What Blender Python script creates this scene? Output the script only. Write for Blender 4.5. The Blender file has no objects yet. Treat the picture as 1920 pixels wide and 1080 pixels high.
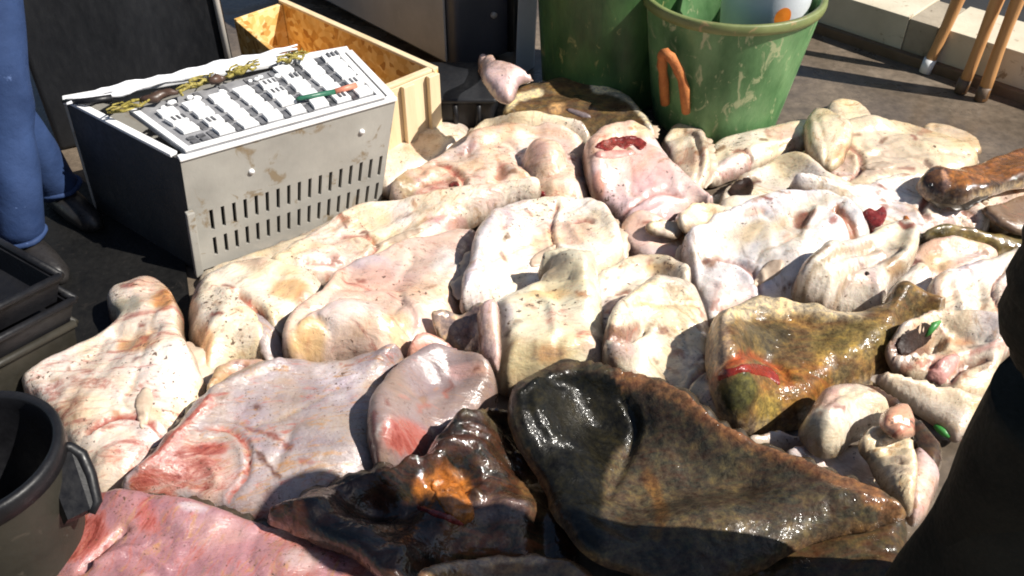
import bpy, bmesh, math, random
import numpy as np
from mathutils import Vector, Matrix
from mathutils.geometry import delaunay_2d_cdt
R = math.radians
random.seed(7)
scene = bpy.context.scene
COL = scene.collection

# ------------------------------------------------------------------ camera
CAM_H, PITCH, FPX = 1.70, R(40), 1730.0
cam_d = bpy.data.cameras.new("camera")
cam = bpy.data.objects.new("camera", cam_d)
COL.objects.link(cam)
cam.location = (0, 0, CAM_H)
cam.rotation_euler = (R(90) - PITCH, 0, 0)
cam_d.sensor_width = 36
cam_d.lens = FPX / 1920 * 36
cam_d.clip_start = 0.05
cam_d.clip_end = 300
scene.camera = cam

# ------------------------------------------------------------------ light
SUN_AZ, SUN_EL = R(75), R(46)          # behind the camera, to its right
S = Vector((math.sin(SUN_AZ) * math.cos(SUN_EL), -math.cos(SUN_AZ) * math.cos(SUN_EL), math.sin(SUN_EL)))
sun_d = bpy.data.lights.new("sun", 'SUN')
sun_d.energy = 4.8
sun_d.angle = R(0.5)
sun_d.color = (1.0, 0.95, 0.87)
sun = bpy.data.objects.new("sun", sun_d)
COL.objects.link(sun)
sun.rotation_euler = S.to_track_quat('Z', 'Y').to_euler()
sun.location = S * 20
world = bpy.data.worlds.new("World")
scene.world = world
world.use_nodes = True
wn = world.node_tree
sky = wn.nodes.new('ShaderNodeTexSky')
sky.sky_type = 'NISHITA'
sky.sun_disc = False
sky.sun_elevation = SUN_EL
sky.sun_rotation = math.atan2(S.x, S.y)
bg = wn.nodes['Background']
wn.links.new(sky.outputs[0], bg.inputs[0])
bg.inputs[1].default_value = 0.05
scene.view_settings.view_transform = 'Standard'
scene.view_settings.look = 'None'
scene.view_settings.exposure = 0.68
scene.view_settings.gamma = 1
scene.cycles.filter_width = 1.9

# ------------------------------------------------------------------ picture point -> point in the place
SP, CP = math.sin(PITCH), math.cos(PITCH)
def rays(px, py):
    a = (np.asarray(px, float) - 960) / FPX
    b = -(np.asarray(py, float) - 540) / FPX
    return a, CP + b * SP, -SP + b * CP
def at(px, py, z=0.0):
    dx, dy, dz = rays(px, py)
    t = (z - CAM_H) / dz
    return Vector((float(dx * t), float(dy * t), float(z)))
def at_y(px, py, y):
    dx, dy, dz = rays(px, py)
    t = y / dy
    return Vector((float(dx * t), float(y), float(CAM_H + dz * t)))
def to_px(x, y, z):
    zz = z - CAM_H
    f = y * CP - zz * SP
    u = y * SP + zz * CP
    return 960 + FPX * x / f, 540 - FPX * u / f

# ------------------------------------------------------------------ object helpers
def tag(o, label=None, cat=None, group=None, kind=None):
    if label: o['label'] = label
    if cat: o['category'] = cat
    if group: o['group'] = group
    if kind: o['kind'] = kind
    return o
def empty(name, loc, label, cat, group=None):
    o = bpy.data.objects.new(name, None)
    COL.objects.link(o)
    o.location = loc
    o.empty_display_size = 0.1
    return tag(o, label, cat, group)
def wloc(o):
    v = Vector(o.location)
    while o.parent:
        o = o.parent
        v = v + o.location
    return v
def mesh_obj(name, verts, faces, mat, parent=None, origin=None, smooth=False, mats=None):
    """verts are given in world coordinates"""
    if origin is None:
        origin = Vector((0, 0, 0)) if parent is not None else Vector(verts[0])
    base = wloc(parent) if parent is not None else Vector(origin)
    me = bpy.data.meshes.new(name)
    me.from_pydata([tuple(Vector(v) - base) for v in verts], [], faces)
    me.update()
    bm = bmesh.new(); bm.from_mesh(me)
    bmesh.ops.recalc_face_normals(bm, faces=bm.faces)
    bm.to_mesh(me); bm.free()
    if smooth:
        me.polygons.foreach_set('use_smooth', [True] * len(me.polygons))
    me.materials.append(mat)
    o = bpy.data.objects.new(name, me)
    COL.objects.link(o)
    if parent is not None:
        o.parent = parent
    else:
        o.location = base
    return o
class MB:
    """collects shapes; build() links them as one mesh object"""
    def __init__(s): s.v = []; s.f = []
    def add(s, v, f):
        n = len(s.v)
        s.v += [Vector(p) for p in v]
        s.f += [[i + n for i in q] for q in f]
    def bm_add(s, bm):
        bm.verts.index_update()
        s.add([v.co.copy() for v in bm.verts], [[v.index for v in f.verts] for f in bm.faces]); bm.free()
    def hexa(s, c, bev=0.0, seg=2):
        """c: 4 bottom corners then 4 top corners"""
        bm = bmesh.new()
        vs = [bm.verts.new(p) for p in c]
        for q in ((3, 2, 1, 0), (4, 5, 6, 7), (0, 1, 5, 4), (1, 2, 6, 5), (2, 3, 7, 6), (3, 0, 4, 7)):
            bm.faces.new([vs[i] for i in q])
        if bev > 0:
            bmesh.ops.bevel(bm, geom=bm.edges[:], offset=bev, segments=seg, affect='EDGES', profile=0.6)
        s.bm_add(bm)
    def box(s, lo, hi, bev=0.0, M=None):
        c = [(lo[0], lo[1], lo[2]), (hi[0], lo[1], lo[2]), (hi[0], hi[1], lo[2]), (lo[0], hi[1], lo[2]),
             (lo[0], lo[1], hi[2]), (hi[0], lo[1], hi[2]), (hi[0], hi[1], hi[2]), (lo[0], hi[1], hi[2])]
        c = [Vector(p) for p in c]
        if M is not None: c = [M @ p for p in c]
        s.hexa(c, bev)
    def tube(s, pts, rad, n=10, cap=True):
        pts = [Vector(p) for p in pts]
        if not hasattr(rad, '__len__'): rad = [rad] * len(pts)
        rings = []
        up = None
        for i, p in enumerate(pts):
            t = (pts[min(i + 1, len(pts) - 1)] - pts[max(i - 1, 0)]).normalized()
            if up is None:
                up = t.orthogonal().normalized()
            up = (up - t * up.dot(t)).normalized()
            w = t.cross(up)
            rings.append([p + (up * math.cos(2 * math.pi * k / n) + w * math.sin(2 * math.pi * k / n)) * rad[i] for k in range(n)])
        v = [q for r in rings for q in r]
        f = []
        for i in range(len(rings) - 1):
            for k in range(n):
                f.append([i * n + k, i * n + (k + 1) % n, (i + 1) * n + (k + 1) % n, (i + 1) * n + k])
        if cap:
            f.append([k for k in range(n)][::-1])
            f.append([(len(rings) - 1) * n + k for k in range(n)])
        s.add(v, f)
    def lathe(s, c, prof, n=64, wob=None):
        """prof: list of (r, z) from start to end about the vertical axis through c"""
        v = []; f = []
        for (r, z) in prof:
            for k in range(n):
                a = 2 * math.pi * k / n
                rr = r * (1 + (wob(a, z) if wob else 0))
                v.append((c[0] + rr * math.cos(a), c[1] + rr * math.sin(a), c[2] + z))
        for i in range(len(prof) - 1):
            for k in range(n):
                f.append([i * n + k, i * n + (k + 1) % n, (i + 1) * n + (k + 1) % n, (i + 1) * n + k])
        if prof[0][0] < 1e-3: pass
        s.add(v, f)
    def build(s, name, mat, parent=None, smooth=False, origin=None):
        return mesh_obj(name, s.v, s.f, mat, parent, origin, smooth)
def smooth_by_angle(o, ang=40):
    me = o.data
    me.polygons.foreach_set('use_smooth', [True] * len(me.polygons))
    try:
        me.set_sharp_from_angle(angle=R(ang))
    except Exception:
        pass
    return o

# ------------------------------------------------------------------ materials
MATS = {}
def mat(name):
    m = bpy.data.materials.new(name)
    m.use_nodes = True
    nt = m.node_tree
    b = nt.nodes['Principled BSDF']
    MATS[name] = m
    return m, nt, b
def N(nt, t, **kw):
    n = nt.nodes.new(t)
    for k, v in kw.items():
        if k.startswith('i_'):
            n.inputs[int(k[2:]) if k[2:].isdigit() else k[2:].replace('_', ' ')].default_value = v
        else:
            setattr(n, k, v)
    return n
def ramp(nt, fac, stops, interp='LINEAR'):
    r = nt.nodes.new('ShaderNodeValToRGB')
    r.color_ramp.interpolation = interp
    e = r.color_ramp.elements
    while len(e) < len(stops): e.new(0.5)
    for i, (p, c) in enumerate(stops):
        e[i].position = p
        e[i].color = c if len(c) == 4 else (*c, 1)
    nt.links.new(fac, r.inputs[0])
    return r
def mixc(nt, fac, a, b, mode='MIX'):
    m = nt.nodes.new('ShaderNodeMix')
    m.data_type = 'RGBA'; m.blend_type = mode
    L = nt.links.new
    for s, v in ((m.inputs[0], fac), (m.inputs[6], a), (m.inputs[7], b)):
        if hasattr(v, 'is_output') or hasattr(v, 'links'): L(v, s)
        elif isinstance(v, (tuple, list)): s.default_value = (*v, 1) if len(v) == 3 else v
        else: s.default_value = v
    return m.outputs[2]
def coords(nt, scale=(1, 1, 1), rnd=True):
    tc = nt.nodes.new('ShaderNodeTexCoord')
    mp = nt.nodes.new('ShaderNodeMapping')
    mp.inputs['Scale'].default_value = scale
    nt.links.new(tc.outputs['Object'], mp.inputs[0])
    if rnd:
        oi = nt.nodes.new('ShaderNodeObjectInfo')
        ml = nt.nodes.new('ShaderNodeVectorMath'); ml.operation = 'SCALE'
        ml.inputs[0].default_value = (37, 53, 91)
        nt.links.new(oi.outputs['Random'], ml.inputs['Scale'])
        nt.links.new(ml.outputs[0], mp.inputs['Location'])
    return mp.outputs[0]
def noise(nt, vec, scale, detail=4, rough=0.55, dist=0.0):
    n = N(nt, 'ShaderNodeTexNoise')
    n.inputs['Scale'].default_value = scale
    n.inputs['Detail'].default_value = detail
    n.inputs['Roughness'].default_value = rough
    n.inputs['Distortion'].default_value = dist
    nt.links.new(vec, n.inputs['Vector'])
    return n.outputs[0]
def bump(nt, b, h, strength=0.3, dist=0.01, prev=None):
    n = N(nt, 'ShaderNodeBump')
    n.inputs['Strength'].default_value = strength
    n.inputs['Distance'].default_value = dist
    nt.links.new(h, n.inputs['Height'])
    if prev is not None: nt.links.new(prev, n.inputs['Normal'])
    nt.links.new(n.outputs[0], b.inputs['Normal'])
    return n.outputs[0]

def worn(name, c1, c2, rough=0.5, scale=6, c3=None, t3=0.62, bs=0.15, metal=0.0, fine=60, stretch=(1, 1, 1), coat=0.0, spec=0.5):
    """a painted, plastic or wooden surface with blotches, a third colour for wear and scratches, and fine grain"""
    m, nt, b = mat(name)
    v = coords(nt, stretch)
    n1 = noise(nt, v, scale, 5, 0.6)
    r = ramp(nt, n1, [(0.3, c1), (0.7, c2)])
    col = r.outputs[0]
    if c3:
        n2 = noise(nt, v, scale * 2.7, 6, 0.65, 0.8)
        k = ramp(nt, n2, [(t3, (0, 0, 0)), (t3 + 0.08, (1, 1, 1))])
        col = mixc(nt, k.outputs[0], col, c3)
    nt.links.new(col, b.inputs['Base Color'])
    n3 = noise(nt, v, fine, 4, 0.6)
    rr = ramp(nt, n3, [(0.3, (rough - 0.12,) * 3), (0.7, (rough + 0.15,) * 3)])
    nt.links.new(rr.outputs[0], b.inputs['Roughness'])
    b.inputs['Metallic'].default_value = metal
    b.inputs['Specular IOR Level'].default_value = spec
    b.inputs['Coat Weight'].default_value = coat
    bump(nt, b, n3, bs, 0.004)
    return m

def skin(name, dark=False, coat=1.0):
    m, nt, b = mat(name)
    L = nt.links.new
    at_ = N(nt, 'ShaderNodeAttribute', attribute_name='Col')
    v0_ = coords(nt)
    oi0 = N(nt, 'ShaderNodeObjectInfo')
    f0 = N(nt, 'ShaderNodeMath', operation='MULTIPLY'); f0.inputs[1].default_value = 7.31; L(oi0.outputs['Random'], f0.inputs[0])
    f1 = N(nt, 'ShaderNodeMath', operation='FRACT'); L(f0.outputs[0], f1.inputs[0])
    f2_ = N(nt, 'ShaderNodeMath', operation='MULTIPLY_ADD'); f2_.inputs[1].default_value = 0.9; f2_.inputs[2].default_value = 0.6; L(f1.outputs[0], f2_.inputs[0])
    s0 = N(nt, 'ShaderNodeVectorMath', operation='SCALE'); L(v0_, s0.inputs[0]); L(f2_.outputs[0], s0.inputs['Scale'])
    v = s0.outputs[0]
    s1 = N(nt, 'ShaderNodeVectorMath', operation='MULTIPLY'); s1.inputs[1].default_value = (1.0, 3.2, 1.0); L(v, s1.inputs[0]); vs = s1.outputs[0]
    big = noise(nt, v, 7, 5, 0.6, 0.4)
    fine = noise(nt, v, 46, 6, 0.65, 0.3)
    tiny = noise(nt, v, 150, 3, 0.6)
    vr_ = N(nt, 'ShaderNodeVectorRotate', rotation_type='Z_AXIS')
    oi = N(nt, 'ShaderNodeObjectInfo'); an_ = N(nt, 'ShaderNodeMath', operation='MULTIPLY'); an_.inputs[1].default_value = 6.283
    L(oi.outputs['Random'], an_.inputs[0]); L(an_.outputs[0], vr_.inputs['Angle']); L(v, vr_.inputs['Vector'])
    st_ = N(nt, 'ShaderNodeVectorMath', operation='MULTIPLY'); st_.inputs[1].default_value = (1.0, 3.6, 1.6)
    L(vr_.outputs[0], st_.inputs[0]); vd = st_.outputs[0]
    if not dark:
        k = ramp(nt, big, [(0.26, (0.60, 0.55, 0.54)), (0.42, (0.93, 0.90, 0.88)), (0.6, (1.04, 1.02, 1.0)), (0.78, (1.06, 0.94, 0.88))])
        c = mixc(nt, 1.0, at_.outputs['Color'], k.outputs[0], 'MULTIPLY')
        t1 = noise(nt, v, 4.6, 4, 0.55, 0.8)
        k1 = ramp(nt, t1, [(0.34, (0.82, 0.80, 0.90)), (0.48, (1, 1, 1)), (0.62, (1.04, 0.95, 0.76))])
        c = mixc(nt, 0.85, c, k1.outputs[0], 'MULTIPLY')
        k5 = ramp(nt, fine, [(0.32, (0.78, 0.73, 0.71)), (0.5, (1, 1, 1)), (0.7, (1.05, 1.03, 1.0))])
        c = mixc(nt, 0.6, c, k5.outputs[0], 'MULTIPLY')
        # yellow brown slime in loose patches
        sc = noise(nt, vd, 6.5, 8, 0.72, 1.6)
        k2 = ramp(nt, sc, [(0.54, (0, 0, 0)), (0.64, (0.7,) * 3), (0.76, (0.9,) * 3)])
        sw = N(nt, 'ShaderNodeMath', operation='MULTIPLY_ADD'); sw.inputs[1].default_value = 1.0; sw.inputs[2].default_value = 0.15; L(f1.outputs[0], sw.inputs[0])
        sx = N(nt, 'ShaderNodeMath', operation='MULTIPLY'); L(sw.outputs[0], sx.inputs[0]); L(k2.outputs[0], sx.inputs[1])
        c = mixc(nt, sx.outputs[0], c, (0.40, 0.21, 0.08))
        # rubbed-in grey grime
        gr = noise(nt, vd, 13, 8, 0.75, 1.0)
        k8 = ramp(nt, gr, [(0.56, (0, 0, 0)), (0.70, (0.7,) * 3)])
        c = mixc(nt, k8.outputs[0], c, (0.16, 0.12, 0.10))
        # thin scratches
        sv = N(nt, 'ShaderNodeVectorMath', operation='MULTIPLY'); sv.inputs[1].default_value = (1.0, 7.0, 2.0); L(vr_.outputs[0], sv.inputs[0])
        sr_ = noise(nt, sv.outputs[0], 13, 7, 0.72, 2.6)
        k6 = ramp(nt, sr_, [(0.482, (0, 0, 0)), (0.50, (0.75,) * 3), (0.518, (0, 0, 0))])
        sm_ = ramp(nt, noise(nt, v, 8, 3, 0.6), [(0.5, (0, 0, 0)), (0.62, (1, 1, 1))])
        k7 = mixc(nt, 1.0, k6.outputs[0], sm_.outputs[0], 'MULTIPLY')
        c = mixc(nt, k7, c, (0.22, 0.08, 0.05))
        # blood: smeared film, darker where it is thick
        bl = noise(nt, vd, 5.5, 9, 0.74, 2.0)
        w = N(nt, 'ShaderNodeMath', operation='MULTIPLY_ADD'); w.inputs[1].default_value = 0.34
        L(at_.outputs['Alpha'], w.inputs[0]); L(bl, w.inputs[2])
        k3 = ramp(nt, w.outputs[0], [(0.65, (0, 0, 0)), (0.73, (0.6,) * 3), (0.88, (1, 1, 1))])
        kb = ramp(nt, w.outputs[0], [(0.66, (0.50, 0.17, 0.12)), (0.77, (0.32, 0.065, 0.045)), (0.92, (0.13, 0.02, 0.016))])
        c = mixc(nt, k3.outputs[0], c, kb.outputs[0])
        # grit, gathered in clusters
        g = noise(nt, v, 95, 3, 0.6)
        gm = noise(nt, v, 6, 4, 0.6)
        ga = N(nt, 'ShaderNodeMath', operation='MULTIPLY_ADD'); ga.inputs[1].default_value = 0.45; L(gm, ga.inputs[0]); L(g, ga.inputs[2])
        k4 = ramp(nt, ga.outputs[0], [(0.875, (0, 0, 0)), (0.93, (0.9,) * 3)])
        c = mixc(nt, k4.outputs[0], c, (0.09, 0.05, 0.03))
        rr = ramp(nt, fine, [(0.3, (0.20,) * 3), (0.7, (0.45,) * 3)])
        b.inputs['Subsurface Weight'].default_value = 0.12
        b.inputs['Subsurface Radius'].default_value = (0.02, 0.008, 0.005)
        b.inputs['Subsurface Scale'].default_value = 0.5
        b.inputs['Coat Weight'].default_value = 0.7
        b.inputs['Coat Roughness'].default_value = 0.10
        st = (0.28, 0.25)
    else:
        k = ramp(nt, big, [(0.28, (0.5, 0.5, 0.46)), (0.5, (1, 1, 1)), (0.72, (2.0, 1.75, 1.25))])
        c = mixc(nt, 1.0, at_.outputs['Color'], k.outputs[0], 'MULTIPLY')
        mo = noise(nt, v, 40, 7, 0.75, 0.2)
        k2 = ramp(nt, mo, [(0.36, (0.4, 0.4, 0.4)), (0.5, (1, 1, 1)), (0.66, (2.1, 1.9, 1.3))])
        c = mixc(nt, 1.0, c, k2.outputs[0], 'MULTIPLY')
        bl = noise(nt, vs, 8, 6, 0.68, 1.5)
        k3 = ramp(nt, bl, [(0.40, (0, 0, 0)), (0.6, (1, 1, 1))])
        w = N(nt, 'ShaderNodeMath', operation='MULTIPLY')
        L(k3.outputs[0], w.inputs[0]); L(at_.outputs['Alpha'], w.inputs[1])
        c = mixc(nt, w.outputs[0], c, (0.42, 0.10, 0.03))
        rr = ramp(nt, fine, [(0.3, (0.25,) * 3), (0.7, (0.5,) * 3)])
        b.inputs['Specular IOR Level'].default_value = 0.12
        b.inputs['Coat Weight'].default_value = coat
        b.inputs['Coat Roughness'].default_value = 0.06 if coat > 0.6 else 0.14
        st = (0.3, 0.07)
    L(c, b.inputs['Base Color'])
    L(rr.outputs[0], b.inputs['Roughness'])
    # slimy relief: folds, pores
    fo = noise(nt, v if dark else vs, 17, 6, 0.6, 0.3 if dark else 1.0)
    p = bump(nt, b, fo, st[0], 0.02)
    p = bump(nt, b, fine, st[1], 0.008, p)
    p = bump(nt, b, tiny, 0.08 if dark else 0.16, 0.003, p)
    if dark:
        pc_ = N(nt, 'ShaderNodeBump'); pc_.inputs['Strength'].default_value = 0.55; pc_.inputs['Distance'].default_value = 0.012
        L(noise(nt, v, 30, 3, 0.5, 0.6), pc_.inputs['Height'])
        L(pc_.outputs[0], b.inputs['Coat Normal'])
    else:
        L(p, b.inputs['Coat Normal'])
    return m
PALE = skin('pale_wet_skin')
DARK = skin('dark_wet_skin', True)
DULL = skin('dark_dull_skin', True, 0.38)
def flat_wet(name, c, rough=0.25, c2=None, scale=40, bs=0.3):
    return worn(name, c, c2 or tuple(x * 0.6 for x in c), rough, scale, bs=bs, fine=90, coat=0.3)
FLESH = flat_wet('raw_flesh', (0.26, 0.035, 0.03), 0.2, (0.07, 0.008, 0.008), 60, 0.8)
PINKM = flat_wet('pink_flesh', (0.66, 0.36, 0.31), 0.3, (0.42, 0.18, 0.16), 50, 0.6)
GILL = flat_wet('gill_red', (0.30, 0.03, 0.018), 0.2, (0.13, 0.012, 0.008), 70, 0.9)
ORANGE = flat_wet('roe_orange', (0.52, 0.17, 0.03), 0.25, (0.14, 0.05, 0.015), 55, 0.9)
HOLE = worn('dark_cavity', (0.035, 0.016, 0.011), (0.010, 0.005, 0.004), 0.5, 40, bs=0.6, fine=90, spec=0.25)
FINP = flat_wet('pale_fin', (0.62, 0.50, 0.38), 0.4, (0.40, 0.28, 0.20), 30)
FIND = flat_wet('dark_fin', (0.07, 0.05, 0.03), 0.35, (0.03, 0.022, 0.015), 30)
FING = flat_wet('grey_fin', (0.22, 0.17, 0.17), 0.3, (0.10, 0.08, 0.085), 30)
EYE = flat_wet('fish_eye', (0.01, 0.01, 0.012), 0.1, (0.02, 0.02, 0.02), 10, 0.0)

# ================================================================== the setting
def floor_mat():
    m, nt, b = mat('wet_concrete')
    v = coords(nt, rnd=False)
    n1 = noise(nt, v, 2.2, 7, 0.62, 0.4)
    n2 = noise(nt, v, 26, 6, 0.7)
    c = ramp(nt, n1, [(0.3, (0.07, 0.055, 0.042)), (0.5, (0.135, 0.107, 0.08)), (0.72, (0.20, 0.16, 0.12))]).outputs[0]
    k = ramp(nt, n2, [(0.3, (0.6, 0.6, 0.6)), (0.7, (1.25, 1.22, 1.2))])
    c = mixc(nt, 1.0, c, k.outputs[0], 'MULTIPLY')
    nt.links.new(c, b.inputs['Base Color'])
    r = ramp(nt, n1, [(0.38, (0.04,) * 3), (0.5, (0.16,) * 3), (0.62, (0.55,) * 3)])
    nt.links.new(r.outputs[0], b.inputs['Roughness'])
    bump(nt, b, n2, 0.25, 0.006)
    return m
FLOOR = floor_mat()
def ground():
    xs = [-60, -12, -4] + [i * 0.25 for i in range(-15, 16)] + [4, 12, 60]
    ys = [-60, -12, -3] + [i * 0.25 for i in range(-8, 29)] + [9, 14, 60]
    v = []; f = []
    for y in ys:
        for x in xs:
            z = 0.006 * math.sin(2.1 * x + 1.3 * y) * math.sin(1.7 * y - 0.6 * x) if abs(x) < 4 and -3 < y < 8 else 0
            v.append((x, y, z))
    n = len(xs)
    for j in range(len(ys) - 1):
        for i in range(n - 1):
            f.append([j * n + i, j * n + i + 1, (j + 1) * n + i + 1, (j + 1) * n + i])
    o = mesh_obj('floor', v, f, FLOOR, origin=Vector((0, 0, 0)), smooth=True)
    o['kind'] = 'structure'
ground()

# ---------------------------------------------------------------- plastics, wood, metal
M_GREYBOX = worn('grey_white_plastic', (0.25, 0.24, 0.215), (0.36, 0.345, 0.31), 0.5, 5, (0.20, 0.155, 0.10), 0.585)
M_WHITE = worn('white_plastic', (0.74, 0.74, 0.74), (0.82, 0.82, 0.82), 0.45, 9, (0.55, 0.52, 0.46), 0.68)
M_BLACK = worn('black_plastic', (0.004, 0.004, 0.005), (0.012, 0.012, 0.014), 0.42, 7, (0.035, 0.034, 0.033), 0.68, spec=0.3)
M_CAB = worn('dark_blue_grey_sheet', (0.04, 0.042, 0.05), (0.075, 0.078, 0.09), 0.4, 4, (0.16, 0.16, 0.17), 0.68, stretch=(1, 1, 0.4))
M_DARKSHEET = worn('floor_darkening', (0.004, 0.004, 0.004), (0.010, 0.0095, 0.009), 0.55, 9, (0.02, 0.017, 0.015), 0.6, 0.5, spec=0.25)  # only for the black sheet added to darken the floor
M_GREYCARD = worn('grey_card_gaps', (0.17, 0.17, 0.18), (0.30, 0.30, 0.31), 0.6, 22)
M_BLACKM = worn('black_sheet', (0.006, 0.0065, 0.008), (0.02, 0.021, 0.024), 0.45, 4, (0.05, 0.05, 0.05), 0.7, spec=0.35, stretch=(1, 1, 0.4))
M_GREYSTEEL = worn('grey_sheet_steel', (0.30, 0.28, 0.25), (0.48, 0.45, 0.41), 0.42, 3, (0.55, 0.52, 0.47), 0.66)
M_OSB = worn('chipboard', (0.58, 0.33, 0.10), (0.80, 0.56, 0.24), 0.7, 26, (0.42, 0.20, 0.05), 0.60, 0.5, fine=120, stretch=(1, 1, 1.3))
def chipboard():
    m, nt, b = mat('chipboard_flakes')
    v = coords(nt)
    n0 = N(nt, 'ShaderNodeTexNoise'); n0.inputs['Scale'].default_value = 9; nt.links.new(v, n0.inputs['Vector'])
    mx = N(nt, 'ShaderNodeVectorMath', operation='MULTIPLY_ADD'); mx.inputs[1].default_value = (0.06, 0.06, 0.06)
    nt.links.new(n0.outputs[1], mx.inputs[0]); nt.links.new(v, mx.inputs[2])
    vo = N(nt, 'ShaderNodeTexVoronoi'); vo.inputs['Scale'].default_value = 42
    nt.links.new(mx.outputs[0], vo.inputs['Vector'])
    sp = N(nt, 'ShaderNodeSeparateColor'); nt.links.new(vo.outputs['Color'], sp.inputs[0])
    c = ramp(nt, sp.outputs[0], [(0.0, (0.40, 0.19, 0.04)), (0.3, (0.66, 0.40, 0.12)), (0.65, (0.76, 0.53, 0.22)), (1.0, (0.84, 0.66, 0.36))]).outputs[0]
    k = ramp(nt, noise(nt, v, 5, 5, 0.6), [(0.35, (0.75, 0.68, 0.6)), (0.65, (1.1, 1.08, 1.0))])
    nt.links.new(mixc(nt, 1.0, c, k.outputs[0], 'MULTIPLY'), b.inputs['Base Color'])
    b.inputs['Roughness'].default_value = 0.65
    bump(nt, b, sp.outputs[1], 0.4, 0.004)
    return m
M_OSB = chipboard()
M_PALEWOOD = worn('pale_timber', (0.62, 0.47, 0.28), (0.74, 0.60, 0.40), 0.65, 12, (0.45, 0.30, 0.16), 0.66, 0.4, stretch=(1, 1, 0.12))
M_GREEN = worn('green_plastic', (0.04, 0.125, 0.04), (0.16, 0.31, 0.13), 0.5, 9, (0.36, 0.40, 0.22), 0.565, 0.25, stretch=(1, 1, 0.5), fine=70)
M_GREEND = worn('dark_green_plastic', (0.016, 0.05, 0.016), (0.07, 0.17, 0.05), 0.42, 8, (0.30, 0.29, 0.11), 0.60, 0.25, stretch=(1, 1, 0.4))
M_RIM = worn('olive_rim', (0.12, 0.15, 0.05), (0.21, 0.24, 0.09), 0.5, 9, (0.30, 0.22, 0.10), 0.58)
M_ROPE = worn('rust_orange_rope', (0.34, 0.10, 0.025), (0.52, 0.19, 0.05), 0.75, 30, (0.25, 0.10, 0.04), 0.6, 0.8, fine=150)
M_BUCKET = worn('white_bucket_plastic', (0.66, 0.69, 0.74), (0.74, 0.76, 0.80), 0.38, 5)
M_STICK = worn('orange_sticker', (0.85, 0.20, 0.01), (0.90, 0.28, 0.03), 0.5, 20)
M_KERB = worn('old_white_paint', (0.50, 0.44, 0.33), (0.64, 0.58, 0.45), 0.6, 5, (0.28, 0.21, 0.13), 0.60, 0.4)
M_KERBD = worn('stained_old_paint', (0.22, 0.18, 0.13), (0.42, 0.36, 0.27), 0.6, 6, (0.12, 0.09, 0.06), 0.6, 0.4)
M_SHADEDSIDE = worn('shaded_grey_plastic', (0.025, 0.025, 0.025), (0.05, 0.049, 0.047), 0.5, 5, (0.09, 0.085, 0.075), 0.66)  # crate plastic with the left side's shade put into its colour
M_RUSTWOOD = worn('orange_brown_timber', (0.42, 0.19, 0.06), (0.60, 0.32, 0.13), 0.5, 8, (0.16, 0.07, 0.03), 0.62, 0.3, stretch=(1, 1, 0.15))
M_BROWNBAND = worn('brown_band', (0.10, 0.065, 0.04), (0.17, 0.11, 0.07), 0.5, 8)
M_DARKROCK = worn('dark_paving', (0.015, 0.014, 0.013), (0.03, 0.028, 0.026), 0.6, 5)
M_OLIVE = worn('olive_grey_plastic', (0.016, 0.0145, 0.011), (0.036, 0.032, 0.024), 0.55, 6, (0.06, 0.05, 0.038), 0.62, spec=0.3)
M_JEANS = worn('blue_denim', (0.010, 0.022, 0.065), (0.032, 0.06, 0.15), 0.7, 4, (0.12, 0.18, 0.36), 0.66, 0.9, fine=22, spec=0.2)
M_NAVY = worn('navy_cloth', (0.006, 0.007, 0.016), (0.014, 0.016, 0.03), 0.75, 6, bs=0.4, fine=120, spec=0.2)
M_OLIVECLOTH = worn('dark_olive_cloth', (0.012, 0.011, 0.008), (0.036, 0.032, 0.022), 0.85, 5, bs=0.5, fine=110, spec=0.2)
M_SKINP = worn('person_skin', (0.50, 0.30, 0.22), (0.58, 0.36, 0.27), 0.5, 8)
M_HAIR = worn('dark_hair', (0.02, 0.014, 0.01), (0.04, 0.028, 0.02), 0.6, 30)
M_SHOE = worn('dark_shoe', (0.012, 0.011, 0.011), (0.03, 0.027, 0.026), 0.35, 8)
M_SHOEP = worn('pinkish_shoe', (0.40, 0.28, 0.27), (0.52, 0.40, 0.38), 0.4, 14)
M_TWINE = worn('olive_yellow_twine', (0.16, 0.12, 0.015), (0.42, 0.35, 0.08), 0.6, 45, (0.05, 0.04, 0.01), 0.52)
M_GREENP = worn('bright_green_plastic', (0.02, 0.13, 0.02), (0.06, 0.30, 0.06), 0.4, 30, (0.02, 0.05, 0.015), 0.58)
M_PENGREEN = worn('dark_green_pen', (0.02, 0.10, 0.06), (0.03, 0.14, 0.08), 0.35, 10)
M_PENRED = worn('faded_red_pen', (0.5, 0.16, 0.10), (0.6, 0.24, 0.16), 0.4, 20)
M_INK = worn('dark_print', (0.04, 0.04, 0.045), (0.20, 0.20, 0.21), 0.5, 30)
M_PAPER = worn('white_card', (0.76, 0.76, 0.76), (0.84, 0.84, 0.83), 0.6, 14, (0.60, 0.58, 0.54), 0.68)
M_CLOTHW = worn('white_cloth', (0.70, 0.71, 0.74), (0.80, 0.80, 0.82), 0.8, 10, bs=0.6)
M_LOG = worn('rust_brown_bark', (0.22, 0.075, 0.02), (0.45, 0.17, 0.04), 0.4, 9, (0.05, 0.025, 0.012), 0.54, 0.7, coat=0.3)
M_LOGEND = worn('dark_log_end', (0.03, 0.018, 0.012), (0.09, 0.05, 0.035), 0.4, 20)
M_CORD = worn('pale_blue_cord', (0.25, 0.30, 0.55), (0.40, 0.44, 0.66), 0.5, 20)

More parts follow.
